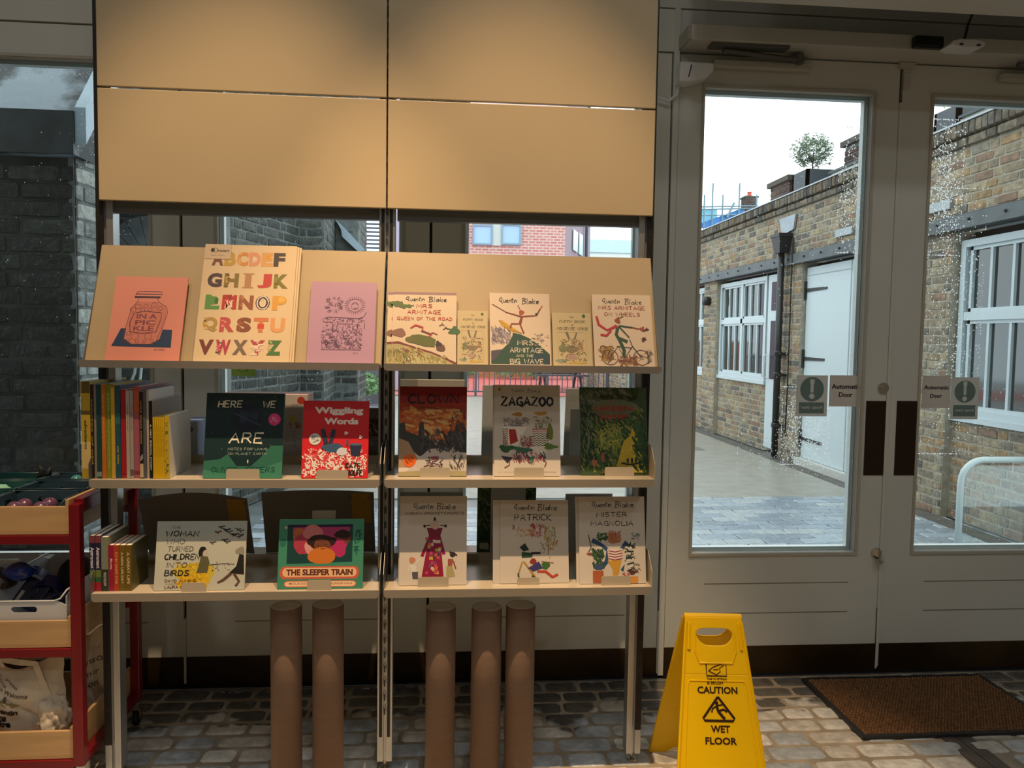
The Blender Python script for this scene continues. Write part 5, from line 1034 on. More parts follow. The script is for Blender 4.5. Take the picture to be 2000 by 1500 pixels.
def a_sleep(A):
    A.rect(0, 0, 1, 1, '3f8a70'); A.poly([(.1, .09), (.87, .07), (.87, .62), (.1, .645)], '12403f'); A.poly([(.16, .12), (.84, .10), (.8, .4), (.7, .5), (.3, .5), (.2, .4)], 'a8386c'); A.rect(.1, .08, .87, .115, '26143c')
    for u, v, ru, rv, c in ((.24, .24, .08, .1, 'b0643c'), (.26, .36, .08, .12, 'a83850'), (.4, .19, .12, .09, 'c87878'), (.76, .26, .09, .09, '6c3a28'), (.75, .22, .1, .05, '2a1814'), (.38, .41, .08, .08, 'd09890'), (.7, .42, .1, .11, 'b02c64'), (.5, .33, .16, .09, '2c1816'), (.37, .33, .04, .04, '2c1816'), (.64, .31, .04, .04, '2c1816'), (.51, .39, .1, .09, '70402c'), (.51, .53, .17, .10, 'c8742c')): A.blob(u, v, ru, rv, c, .1)
    A.line([(.46, .38), (.47, .385)], .014, '180c08'); A.line([(.55, .37), (.56, .375)], .014, '180c08'); A.line([(.49, .425), (.52, .435), (.55, .425)], .008, '180c08')
    pill = lambda u0, v0, u1, v1, c: (A.rect(u0+.04, v0, u1-.04, v1, c), A.blob(u0+.04, (v0+v1)/2, .045, (v1-v0)/2*A.h/A.w, c, 0), A.blob(u1-.04, (v0+v1)/2, .045, (v1-v0)/2*A.h/A.w, c, 0))
    pill(.03, .68, .95, .86, 'c8604c'); pill(.06, .70, .92, .83, 'e8bc90'); A.type('THE SLEEPER TRAIN', .49, .765, .075, '5c2a20', .045, width=.78)
    pill(.08, .885, .92, .975, 'c8604c'); pill(.09, .895, .91, .965, 'ecc8a0'); A.type('MICK JACKSON', .26, .93, .03, '7a4430', .01, width=.24); A.type('BALJINDER KAUR', .74, .93, .03, '7a4430', .01, width=.28)
    A.strokes(14, (.9, .14, .96, .5), .05, .014, ['12504a']); A.blob(.05, .34, .04, .05, '2c6c60', .1); A.blob(.08, .12, .014, .014, 'e8bc90', 0)
def a_ang(A):
    A.hand('quentin', .34, .115, .075, '1c1a18', .09, .05, width=.3, gap=.7, slant=.08); A.hand('blake', .69, .12, .08, '1c1a18', .09, .05, width=.28, gap=.7, slant=.08); A.hand("ANGELICA SPROCKET'S POCKETS", .51, .195, .035, '4c4a46', .12, width=.88, slant=.1)
    A.poly([(.44, .42), (.6, .42), (.66, .92), (.33, .92)], '8c1c40'); A.line([(.46, .44), (.33, .68)], .05, '8c1c40', .006); A.line([(.58, .44), (.66, .66)], .05, '8c1c40', .006); A.poly([(.4, .36), (.64, .36), (.6, .46), (.44, .46)], '7a2038')
    for _ in range(34):
        u = A.r.uniform(.40, .60); v = A.r.uniform(.48, .88); q = .022; A.poly([(u-q, v+q*.7), (u+q, v+q*.8), (u+q*.9, v-q*.8), (u-q, v-q*.7)], A.r.choice(['c04060', '3c3450', 'c8a040', 'd8c8c0', 'b85848', '6c5070', 'd07038']))
    A.blob(.52, .33, .07, .06, 'c8a898', .15); A.line([(.36, .34), (.45, .33)], .012, BK); A.line([(.6, .33), (.68, .34)], .012, BK); A.blob(.37, .34, .022, .02, BK, .3); A.blob(.68, .34, .022, .02, BK, .3); A.line([(.52, .28), (.52, .24)], .03, BK, .01)
    A.blob(.19, .72, .045, .045, 'c08060', .15); A.poly([(.16, .77), (.25, .77), (.26, .86), (.18, .86)], 'd8d4cc'); A.poly([(.19, .85), (.28, .85), (.28, .93), (.2, .93)], '505460'); A.line([(.25, .76), (.3, .71)], .022, 'd8d4cc'); A.line([(.16, .78), (.12, .86)], .02, 'd8d4cc')
    A.blob(.79, .66, .045, .04, '3c2c2c', .15); A.line([(.74, .63), (.86, .67)], .02, '2c2c34'); A.poly([(.72, .71), (.8, .71), (.78, .8), (.72, .8)], '9c5444'); A.poly([(.7, .79), (.79, .79), (.83, .9), (.7, .92)], 'a8a070'); A.line([(.8, .73), (.84, .82)], .02, '8c4a3c')
def a_pat(A):
    A.hand('quentin', .34, .085, .075, '1c1a18', .09, .05, width=.3, gap=.7, slant=.08); A.hand('blake', .69, .09, .08, '1c1a18', .09, .05, width=.28, gap=.7, slant=.08); A.hand('PATRICK', .48, .21, .09, '1c1a18', .1, width=.54)
    A.strokes(60, (.44, .29, .62, .44), .04, .01, ['a03040', 'c06070', '8c2c34'], .9); A.strokes(40, (.24, .33, .5, .44), .035, .01, ['c07848', 'c8a070']); A.strokes(50, (.62, .32, .84, .6), .05, .012, ['9c9c58', 'b8a04c', '7c9460', '9c5c30'], 1.4); A.line([(.7, .64), (.7, .5), (.64, .38)], .014, 'a88040', .01); A.line([(.7, .56), (.8, .5)], .012, 'a88040', .01); A.strokes(16, (.55, .5, .8, .7), .012, .012, ['8c3038', '4c3c38'])
    A.poly([(.28, .57), (.36, .52), (.42, .6), (.34, .62)], '24342a'); A.line([(.32, .66), (.46, .66)], .07, '2c4c34', .02); A.line([(.46, .64), (.58, .64)], .04, '2c2434', .02); A.line([(.32, .74), (.26, .9)], .022, 'b08830', .004); A.line([(.34, .74), (.5, .92)], .022, 'b08830', .004); A.line([(.26, .88), (.27, .93)], .024, '2c4c38'); A.line([(.46, .91), (.54, .95)], .024, '2c4c38')
    A.blob(.48, .74, .05, .04, '8c3430', .15); A.poly([(.4, .82), (.56, .74), (.62, .82), (.48, .86)], '3c3c70'); A.blob(.66, .79, .06, .05, '3c6a34', .2); A.line([(.54, .86), (.66, .86), (.76, .93), (.84, .9)], .035, 'b8402c', .006); A.line([(.6, .74), (.78, .76)], .01, '8c6440'); A.strokes(6, (.18, .3, .24, .34), .03, .01, ['7c3c38'])
def a_mag(A):
    A.hand('quentin', .34, .09, .075, '1c1a18', .09, .05, width=.3, gap=.7, slant=.08); A.hand('blake', .69, .095, .08, '1c1a18', .09, .05, width=.28, gap=.7, slant=.08); A.hand('MISTER', .5, .205, .065, '1c1a18', .12, width=.46); A.hand('MAGNOLIA', .5, .31, .065, '1c1a18', .12, width=.64)
    A.blob(.53, .48, .1, .085, 'b07050', .12); A.strokes(50, (.44, .4, .62, .5), .05, .01, ['8c4c34', 'a86848', 'c08868'])
    A.line([(.2, .5), (.34, .56), (.44, .62), (.42, .74), (.34, .82)], .06, '2c4c6c', .01); A.line([(.62, .62), (.72, .52)], .045, '2c4c6c', .01); A.poly([(.42, .6), (.66, .6), (.64, .72), (.44, .74)], 'dccfc4')
    for i in range(4): A.line([(.44, .625+i*.03), (.54, .64+i*.03), (.65, .622+i*.03)], .014, '8c2430')
    A.poly([(.42, .74), (.64, .73), (.6, .84), (.57, .96), (.5, .96), (.5, .84)], 'c8983c')
    for i in range(11): q = i*.075; A.line([(.72, .52+q*.5), (.82, .54+q*.42)], .02, '243430' if i % 2 else 'd8d4c4')
    A.strokes(22, (.68, .54, .84, .74), .06, .014, ['243430', '3c4c44']); A.strokes(20, (.78, .42, .92, .5), .04, .01, ['7c8480', '5c6460']); A.line([(.14, .44), (.18, .58), (.14, .64)], .014, '4c3430', .004); A.blob(.17, .66, .06, .02, '8c5040', .1)
    A.strokes(60, (.2, .62, .36, .8), .08, .016, ['24402c', '3c5c38', '2c4c30'], 1.2); A.strokes(26, (.28, .42, .42, .5), .06, .016, ['3c5c38', '2c4c30']); A.poly([(.22, .78), (.36, .78), (.34, .84), (.24, .84)], '3c5474'); A.poly([(.2, .85), (.36, .85), (.36, .99), (.2, .99)], 'a85c38'); A.poly([(.76, .92), (.88, .92), (.88, .995), (.76, .995)], 'd0903c'); A.blob(.8, .87, .06, .035, '5c3030', .3); A.strokes(16, (.78, .78, .9, .88), .05, .012, ['4c4038', '6c7050']); A.strokes(10, (.64, .88, .74, .93), .04, .012, ['a8483c']); A.poly([(.62, .84), (.68, .78), (.66, .86)], '2c4c6c')
t, w_, h_, Y_ = r2(300, 477, 1153, 1018, 3, 'picture_book', 'pale landscape picture book with yellow haze and flying birds', 'b4b0a0', a_woman, th=.006); clip(355, 403, 1138, 1155, ZS3, Y_, label='beige steel book rest holding the pale flying-birds book')
t, w_, h_, Y_ = r2(541, 708, 1150, 1014, 3, 'picture_book', 'green landscape picture book with a pink train window and pill-shaped title', '3c806c', a_sleep, th=.008); clip(600, 647, 1133, 1150, ZS3, Y_, back=.24, label='beige steel book rest holding the green train-window book')
t, w_, h_, Y_ = r2(779, 911, 1143, 969, 3, 'picture_book', 'white picture book with a tall crimson patterned coat', 'cdc5b8', a_ang, th=.008, copies=1, dx=-.003, back_label='second copy behind the crimson-coat book'); clip(816, 876, 1127, 1145, ZS3, Y_, label='beige steel book rest holding the crimson-coat book')
t, w_, h_, Y_ = r2(977, 1111, 1139, 977, 3, 'picture_book', 'white picture book with dancing figures and small fireworks', 'cdc5b8', a_pat, th=.005, copies=1, dx=-.024, back_label='second copy sticking out to the left behind the fireworks book'); clip(1010, 1053, 1128, 1144, ZS3, Y_, label='beige steel book rest holding the fireworks book')
t, w_, h_, Y_ = r2(1132, 1262, 1140, 970, 3, 'picture_book', 'white picture book with a striped figure, pot plants and trumpet', 'cdc5b8', a_mag, th=.01, copies=1, dx=-.008, back_label='second copy behind the striped-figure book'); clip(1174, 1231, 1125, 1142, ZS3, Y_, label='beige steel book rest holding the striped-figure book')

# --- spine-out books, second row
def spine_book(x0, x1, Yf, z0, h, depth, col, name, label, marks=None, cover=None, group=None, tilt=0):
    w_ = x1-x0; t = thing(name, label, 'book', (x0, Yf, z0), group=group, world=False); t.rotation_euler = (0, tilt, 0)
    e = .0009; cm_ = mat('cover_'+col, col, .4); cs = mat('cover_'+(cover or col), cover or col, .4)
    b = MB(); b.box((0, 0, 0), (w_, e, h)); b.build('spine', cm_, t)
    b = MB(); b.box((0, e, 0), (e, depth, h)); b.box((w_-e, e, 0), (w_, depth, h)); b.build('cover', cs, t)
    b = MB(); b.box((e, e, .001), (w_-e, depth-.002, h-.0015)); b.build('page_block', PAPER, t)
    A = Art(w_, h, int(x0*1000)); a = w_/h
    if marks: marks(A); A.build('spine_print', t)
    return t
def sm(text, col, v=.5, L=.5, sz=.5):
    def f(A):
        V, F, W = btext(text, .02); q = sz; ln = L*A.h/A.w; k = ln/W
        A.k += 2; out_ = []
        for x, y in V: out_.append(A.P(.5+y*q, v+(x*k)*A.w/A.h))
        A.mb.add(out_, F, 0, lin(col))
    return f
def bands(*bs):
    def f(A):
        for v0, v1, c in bs: A.rect(0.02, v0, .98, v1, c)
    return f
def both(*fs):
    def f(A):
        for g in fs: g(A)
    return f
z2 = ZS2+.001
sp = [ # px0, px1, top px, colour, label, marks
 (160.5, 178.5, 745, 'b49a30', 'mottled mustard paperback, thickest and leftmost of the standing books', both(bands((0, .12, '5c4c24'), (.3, .34, '6c5a24'), (.62, .9, 'cfb878')), sm('adventures', '2c2414', .55, .3, .32))),
 (178.5, 184.5, 751, '2c1e14', 'thin dark brown book beside the mottled mustard one', sm('stories of old', 'a88c3c', .5, .7, .5)),
 (184.5, 190, 751, '8a8478', 'thin warm grey spine left of the dark teal book', None),
 (190, 199.5, 751, '17403e', 'dark teal book near the left end of the row', bands((.93, .98, '6c8c88'))),
 (199.5, 208, 751, 'b86a24', 'burnt orange spine right of the dark teal book', sm('the big orange book', 'd89c5c', .4, .6, .4)),
 (208, 218.5, 750, '7a8420', 'olive green spine right of the orange one', sm('little encyclopedia', 'a8ac54', .5, .8, .4)),
 (219, 226, 751, 'c09c38', 'narrow golden yellow spine beside the olive green one', bands((.0, .03, '8c7028'))),
 (226.5, 236.5, 753, '234c5c', 'petrol blue spine between the yellow and the red books', both(bands((.3, .42, '2c6468')), sm('sea tales', 'a8a048', .75, .2, .4))),
 (236.8, 247.5, 761, 'a01c20', 'deep red spine in the middle of the row', bands((.2, .205, '701014'), (.95, .96, '701014'))),
 (247.8, 254.5, 763, 'a59c94', 'pale grey spine right of the red book', sm('catalogue', '7c5c5c', .3, .3, .4)),
 (254.8, 261.5, 763, '9c948c', 'pale grey spine, second after the red book', both(bands((.9, .97, '5c5450')), sm('catalogue', '7c5c5c', .3, .3, .4))),
 (262, 273.5, 755, '9c5464', 'dusty pink spine with an orange edge', bands((.0, .3, 'b0523a'), (.92, .96, '7a2c44'))),
 (273.8, 281, 765, '201a18', 'black spine with white scratch marks near its foot', lambda A: (A.rect(.02, .83, .98, .99, 'b8a888'), [A.line([(.1, .80-.02*i), (.9, .76-.02*i)], .12, 'd8d4cc') for i in range(3)], sm('wild west tales', 'b08440', .35, .5, .4)(A))),
 (281.3, 286.5, 760, '54565c', 'slate grey spine right of the black one', None),
 (286.8, 292, 762, 'b0a494', 'thin cream spine beside the slate grey one', None),
 (292.3, 299, 783, '120e0e', 'shorter black book with white spine lettering', sm('A VERY SPECIAL STORY', 'd8d4cc', .6, .6, .4)),
]
Yf = 2.452
for i, (a_, b_, tp, col, lab, mk) in enumerate(sp):
    x0, x1 = at(a_, 940, 'Y', Yf).x, at(b_, 940, 'Y', Yf).x; h = at((a_+b_)/2, tp, 'Y', Yf).z-z2
    spine_book(x0+.0002, x1-.0002, Yf+(i % 3)*.002, z2, h, (.27, .25, .22, .26)[i % 4], col, 'standing_book', lab, mk, cover={12: '8c8884', 15: '7c706c', 14: 'd8d4d0', 7: '2c4468', 3: '2c4468'}.get(i))
for i in range(6):
    a_, b_ = 299.5+i*3.8, 303+i*3.8; x0, x1 = at(a_, 940, 'Y', Yf).x, at(b_, 940, 'Y', Yf).x; h = at(310, 815, 'Y', Yf).z-z2
    spine_book(x0+.0001, x1-.0001, Yf, z2, h, .2, 'c8a40c', 'yellow_booklet', 'thin bright yellow booklet in the tight row of six identical ones', sm('tiny garden rhymes', '8c6c10', .4, .5, .4), group='thin yellow booklets on the upper shelf')
x0, x1 = at(322.6, 940, 'Y', Yf).x, at(331.5, 940, 'Y', Yf).x
spine_book(x0, x1, Yf, z2, at(325, 812, 'Y', Yf).z-z2, .2, 'b8a030', 'patterned_book', 'yellow book with dark leafy marks and a white side, last of the standing row', lambda A: A.strokes(30, (.1, .05, .9, .95), .5, .15, ['3c4c20', '7c7820']), cover='d9d8d2')
# lower row spines
z3 = ZS3+.001; Yf3 = 2.455
low = [(176, 187, 1046, '20204a', 'left-hand of two paperbacks with white upright lettering on dark blue', both(bands((0, .13, '7a3a40'), (.13, .2, '1c1c38'), (.62, .75, '6a7a3c'), (.75, .84, '2c5c3c'), (.84, 1, 'a02030')), sm('Astronaut', 'e8e4e0', .4, .38, .62))),
 (187.3, 198.5, 1046, '20204c', 'right-hand of two paperbacks with white upright lettering on dark blue', both(bands((0, .13, '7a3a44'), (.13, .2, '1c1c38'), (.62, .75, '6a7a3c'), (.75, .84, '2c5c3c'), (.84, 1, 'a02030')), sm('Astronaut', 'e8e4e0', .4, .38, .62))),
 (199, 212.5, 1049, '7c8470', 'sage green paperback with a dark lower spine', both(bands((.6, 1, '2a3028')), sm('MOLE HOLLOW', 'c8ccc0', .78, .25, .4))),
 (213, 222.5, 1065, '98183c', 'crimson pink paperback, first of four short ones', sm('Bugs.', 'e8d0d0', .42, .25, .55)),
 (222.7, 233.5, 1065, 'a8401c', 'rust orange paperback, second of four short ones', sm('FLY BY NIGHT STAR', 'e8b870', .5, .7, .4)),
 (233.8, 245, 1065, '6c5c18', 'olive brown paperback, third of four short ones', sm('A NEW LIFE DAY', 'd8cca0', .5, .7, .4)),
 (245.3, 257.5, 1065, '6c5414', 'dark mustard paperback with a pictured side, last of four short ones', sm('A GREAT LIFE', 'd8cca0', .5, .7, .4))]
for i, (a_, b_, tp, col, lab, mk) in enumerate(low):
    x0, x1 = at(a_, 1155, 'Y', Yf3).x, at(b_, 1155, 'Y', Yf3).x; spine_book(x0, x1-.0003, Yf3, z3, at((a_+b_)/2, tp, 'Y', Yf3).z-z3, .135 if i > 2 else .16, col, 'paperback', lab, mk, cover='5c5830' if i == 6 else None)
# --- things on the rear half of the shelves (they face the window)
def board_back(px0, px1, pyb, pyt, z0, Yb, lean, col, name, label, th=.006, cat='book', art=None, bow=0.):
    a, c = at(px0, pyb, 'Y', Yb), at(px1, pyb, 'Y', Yb); w_ = c.x-a.x; h = lean_solve((a.x+c.x)/2, Yb, z0, lean, pyt, 0)
    M_ = Matrix.Translation((a.x, Yb, z0)) @ Matrix.Rotation(-lean, 4, 'X'); t = thing(name, label, cat, M=M_)
    n = 10; V = []; F = []
    for k, dy in enumerate((0, th)):
        for i in range(n+1):
            u = i/n; zz = h+bow*math.sin(u*3.14)
            V += [(u*w_, dy+bow*.9*math.sin(u*3.14), 0), (u*w_, dy+bow*.9*math.sin(u*3.14), zz)]
    o_ = 2*(n+1)
    for i in range(n): F += [(2*i, 2*i+2, 2*i+3, 2*i+1), (o_+2*i+2, o_+2*i, o_+2*i+1, o_+2*i+3), (2*i+1, 2*i+3, o_+2*i+3, o_+2*i+1), (2*i+2, 2*i, o_+2*i, o_+2*i+2)]
    F += [(0, 1, o_+1, o_), (2*n+1, 2*n, o_+2*n, o_+2*n+1)]
    b = MB(); b.add(V, F); b.build('cover', mat('board_'+col, col, .6), t)
    if art: A = Art(w_, h, 7, fn=(lambda x, y, z: (x, y+bow*.9*math.sin(3.14*x/w_)-.0005, z))); art(A); A.build('cover_print', t)
    return t
def a_tag(u0, v0, u1, v1): return lambda A: (A.rect(u0, v0, u1, v1, 'c49a3c'), A.hand('FLAME TREE', (u0+u1)/2, v0+.06, .03, '5c4418', .14), A.hand('EDITIONS', (u0+u1)/2, v0+.14, .018, '6c5420', .12))
zb2, zb3 = ZS2+.0005, ZS3+.0005
board_back(292, 497, 1078, 975, zb3, 2.86, -.42, '8c8880', 'card_folder', 'large bowed grey-backed card with a yellow label, behind the flying-birds book', th=.003, cat='card', art=a_tag(.80, .02, .97, .55), bow=.016)
board_back(520, 733, 1073, 962, zb3, 2.87, -.30, '8c8880', 'card_folder', 'large bowed grey-backed card with a yellow label, behind the train-window book', th=.003, cat='card', art=a_tag(.80, .02, .97, .5), bow=.006)
def gbox(px0, px1, pyt, z0, Y0, Y1, col, top, name, lab, cat='box', art=None):
    a, c = at(px0, 880, 'Y', Y0), at(px1, 880, 'Y', Y0); h = at((px0+px1)/2, pyt, 'Y', Y0).z-z0
    t = thing(name, lab, cat, (a.x, Y0, z0), world=False); w_ = c.x-a.x
    b = MB(); b.box((0, 0, 0), (w_, Y1-Y0, h)); b.v = b.v; b.m = [1 if k == 1 else (1 if k == 3 else 0) for k in range(6)]; b.build('carton', [mat('carton_'+col, col, .5), mat('carton_'+top, top, .5)], t, bevel=.001)
    if art: A = Art(w_, h, 5); art(A); A.build('print', t)
    return t
gbox(352, 386, 823, zb2, 2.775, 2.93, 'a9adb4', '7c94c8', 'boxed_game', 'small grey-white box with blue top and a dark round badge, beside the standing books', art=lambda A: (A.blob(.55, .2, .2, .2, '4c5c78', 0), A.hand('CREATE', .5, .9, .05, '8c8c8c', .1)))
gbox(430, 600, 770, zb2, 2.80, 2.93, 'b0aeb0', 'e8b4ac', 'boxed_game', 'large grey-faced box with pale pink top, behind the dark teal globe book', art=lambda A: (A.blob(.93, .09, .045, .045, 'a03828', 0), A.hand('GIFTED', .86, .16, .018, '5c5c5c', .1), A.hand('STORY CARDS', .87, .19, .018, '5c5c5c', .1), A.rect(.8, .32, .86, .42, 'b8a848'), A.strokes(20, (.78, .43, .92, .5), .03, .012, ['8c5c3c', 'b88c6c']), [A.ring(.85, .56+i*.07, .014, .014, .004, '5c5c60', 8) for i in range(4)]))
gbox(704, 746, 797, zb2, 2.775, 2.93, '5c5a5c', '7ca0cc', 'boxed_game', 'dark grey box with a photo panel and blue top, right of the red book', art=lambda A: (A.rect(.3, .2, .98, .52, '2c2420'), A.strokes(30, (.35, .24, .95, .48), .15, .04, ['6c5c4c', '8c7c6c']), A.blob(.85, .09, .1, .1, '4c4c5c', 0), A.ring(.5, .65, .06, .06, .02, '9c9ca0', 10)))
board_back(783, 905, 893, 742, zb2, 2.84, -.2, 'b8bab4', 'turned_book', 'pale grey-backed board rising just above the red-sky city book')
board_back(940, 1040, 892, 753, zb2, 2.85, -.16, 'aeb8c0', 'turned_book', 'pale blue-grey book back sticking out left of the black-brush-title book')
board_back(1100, 1180, 893, 760, zb2, 2.85, -.16, 'b2babd', 'turned_book', 'pale book back with small print between the brush-title and jungle books', art=lambda A: [A.hand('WORDS IN LINES', .22, .08+.04*i, .02, '6c7478', .1, width=.3) for i in range(3)])
board_back(1112, 1150, 893, 800, zb2, 2.80, -.05, 'c2c9c9', 'turned_book', 'small pale book back standing left of the jungle book')
board_back(782, 902, 1068, 962, zb3, 2.85, -.2, 'aab0ae', 'turned_book', 'grey book back rising just above the crimson-coat book')
a_leaf = lambda A: (A.rect(0, 0, 1, 1, '3c5c34'), A.strokes(260, (.02, .02, .98, .98), .12, .03, ['2c4c28', '5c7c3c', '7c944c', '1c3c24']), A.rect(.05, .86, .2, .95, 'd8dcd0'))
board_back(931, 1044, 1067, 942, zb3, 2.85, -.1, '47663c', 'turned_book', 'green leafy book back facing the window, left of the fireworks book', art=a_leaf)
board_back(957, 1024, 1067, 952, zb3, 2.80, -.1, 'b4bcbf', 'book_stand', 'pale steel book rest back in front of the green leafy book back', cat='book stand', th=.002)
board_back(1100, 1190, 1067, 965, zb3, 2.85, -.16, 'b2b8ba', 'turned_book', 'pale book back with small print between the fireworks and striped-figure books', art=lambda A: [A.hand('WORDS IN LINES', .16, .08+.05*i, .02, '6c7478', .1, width=.2) for i in range(3)])

# ------------------------------------------------------------------ mailing tubes
for i, (xa, xb, yc, lab) in enumerate(((528, 590, 1183, 'brown cardboard mailing tube with white cap, leftmost of five'), (610, 672, 1180, 'brown cardboard mailing tube left of the middle post, second of five'), (832, 891, 1185, 'brown cardboard mailing tube just right of the middle post'), (921, 981, 1185, 'brown cardboard mailing tube, left one of the touching pair'), (988, 1046, 1181, 'brown cardboard mailing tube, rightmost of five'))):
    Y = 2.53; a, c = at(xa, yc, 'Y', Y), at(xb, yc, 'Y', Y); r = (c.x-a.x)/2*.985; x = (a.x+c.x)/2; H = a.z; n = 36
    t = thing('mailing_tube', lab, 'tube', (x, Y, 0), group='cardboard mailing tubes under the rack')
    b = MB(); b.lathe([(r-.004, .004), (r, .0), (r, H), (r-.001, H+.001)], (x, Y, 0), n); b.build('tube_wall', CARD, t, smooth=True)
    b = MB(); b.lathe([(r-.001, H+.001), (r-.0045, H+.001), (r-.0045, H-.03)], (x, Y, 0), n); b.build('rim', mat('white_tube_rim', 'd8dadb', .5), t)
    b = MB(); b.lathe([(r-.005, H-.004), (r-.008, H-.004), (r-.010, H-.018), (.0001, H-.020)], (x, Y, 0), n); b.build('end_cap', WHITEPL, t, smooth=True)

# ------------------------------------------------------------------ doormat
mt = thing('doormat', 'large brown ribbed coir doormat with black rubber edge in front of the doors', 'doormat', (2.0, 2.95, 0))
MX0, MX1, MY0, MY1 = 1.585, 2.42, 2.70, 3.205
b = MB(); b.box((MX0, MY0, .0), (MX1, MY1, .006)); b.box((MX0, MY0, .006), (MX1, MY0+.018, .011)); b.box((MX0, MY1-.012, .006), (MX1, MY1, .011)); b.box((MX0, MY0+.018, .006), (MX0+.018, MY1-.012, .011)); b.box((MX1-.018, MY0+.018, .006), (MX1, MY1-.012, .011)); b.build('rubber_edge', mat('grey_black_rubber', '26282a', .45), mt)
q = random.Random(9); b = MB(); y = MY0+.022
while y < MY1-.018:
    x = MX0+.021
    while x < MX1-.021:
        h = .016+q.uniform(-.002, .003); l = .0115; w2 = .010; dx, dy = q.uniform(-.001, .001), q.uniform(-.001, .001)
        b.add([(x+dx, y+dy, .006), (x+l+dx, y+dy, .006), (x+l+dx, y+w2+dy, .006), (x+dx, y+w2+dy, .006), (x+.003, y+.003, h), (x+l-.003, y+.003, h), (x+l-.003, y+w2-.003, h), (x+.003, y+w2-.003, h)], [(0, 1, 5, 4), (1, 2, 6, 5), (2, 3, 7, 6), (3, 0, 4, 7), (4, 5, 6, 7)])
        x += .0135
    y += .0195
b.build('coir_pile', mat('coir_brown', '8c6844', .95, var=.35, scale=60, bump=.4), mt, kind='stuff')
bx('coir_base', mat('coir_dark', '4c2e1c', .95), (MX0+.018, MY0+.018, .006), (MX1-.018, MY1-.012, .0085), mt)

# ------------------------------------------------------------------ wet floor sign
YEL = mat('bright_yellow_plastic', 'ffdc00', .38, spec=.5, coat=.1)
_n = YEL.node_tree; _t = _n.nodes.new('ShaderNodeBsdfTranslucent'); _t.inputs[0].default_value = (*lin('ffe000'), 1); _x = _n.nodes.new('ShaderNodeMixShader'); _x.inputs[0].default_value = .35
_n.links.new(_n.nodes['Principled BSDF'].outputs[0], _x.inputs[1]); _n.links.new(_t.outputs[0], _x.inputs[2]); _n.links.new(_x.outputs[0], _n.nodes['Material Output'].inputs[0])
sg = thing('wet_floor_sign', 'bright yellow folding caution wet floor sign standing on the setts', 'sign', (.88, 2.44, 0), world=False)
def sign_panel(sgn, nm):
    """local x right, y depth, z up; panel from apex to foot, sgn -1 = front"""
    H = .592; ht, hb = .092, .157; yt, yb = sgn*.014, sgn*.235
    def q(u, v, o=0.):   # u -1..1, v 0 top..1 foot ; o offset outwards
        x = (ht+(hb-ht)*v)*u; y = yt+(yb-yt)*v; n = Vector((0, sgn*H, abs(yb-yt))).normalized()
        return Vector((x, y, H*(1-v)))+n*o
    b = MB(); T = .009; n = Vector((0, sgn*H, abs(yb-yt))).normalized()
    # upper part with hand hole
    N = 24; hole = []; outer = []
    for i in range(N):
        a = 2*math.pi*i/N; cx, cz = math.cos(a), math.sin(a); hu = .60*(abs(cx)**.45)*(1 if cx >= 0 else -1); hv = (.036 if cz > 0 else .050)*(abs(cz)**(.6 if cz > 0 else .9))*(1 if cz >= 0 else -1)
        hole.append(q(hu*(1-.25*max(0, -cz)), .09-hv, 0)); k = max(abs(cx), abs(cz)); outer.append(q(cx/k, .09-cz/k*(.09 if cz > 0 else .19), 0))
    if sgn > 0: hole.reverse(); outer.reverse()
    b.holed(outer, hole, tuple(-n*T))
    # body below with foot notch
    o_ = [q(-1, .28), q(-1, 1.0), q(-.62, 1.0), q(-.45, .96), q(.45, .96), q(.62, 1.0), q(1, 1.0), q(1, .28)]
    b.prism(o_ if sgn < 0 else o_[::-1], tuple(-n*T))
    body = b.build(nm, YEL, sg, bevel=.002)
    b = MB()   # raised rim and pocket lines
    def strip(p, r_, c_=.006, mi=0):
        b.tube([q(*v, .001) for v in p], r_, 6, mi)
    strip([(-.97, .02), (-.97, .99)], .005); strip([(.97, .02), (.97, .99)], .005); strip([(-.82, .33), (-.78, .31), (.78, .31), (.82, .33), (.82, .80), (.78, .815), (-.78, .815), (-.82, .80), (-.82, .33)], .0022)
    for i in range(7): u = -.6+i*.2; strip([(u-.12, .93), (u+.08, .84)], .0022)
    for u in (-.86, .86): strip([(u, .03), (u*.97, .16)], .006)
    strip([(-.66, .06), (-.64, .17), (-.5, .225), (.5, .225), (.64, .17), (.66, .06)], .0035)
    b.build('raised_rib', YEL, body)
    for u in (-.82, .72):
        f = MB(); f.prism([q(u-.08, .995, .002), q(u+.16, .995, .002), q(u+.16, .965, .002), q(u-.08, .965, .002)], tuple(n*.004)); f.build('rubber_foot', mat('dark_yellow_foot', 'b88e00', .6), body)
    return q
qf = sign_panel(-1, 'front_panel'); qb = sign_panel(1, 'rear_panel')
b = MB(); b.tube([(-.094, 0, .588), (.094, 0, .588)], .012, 12); b.build('hinge_bar', YEL, sg, smooth=False)
H = .592
def sfn(q, flip):   # art sheet laid on the sign: u across (metres), v down
    W_, Hh = .32, .5
    return lambda x, y, z: q(0, 1-(z+.06)/H, .0012-y*1.0)+Vector((((x-W_/2) if not flip else -(x-W_/2)), 0, 0))
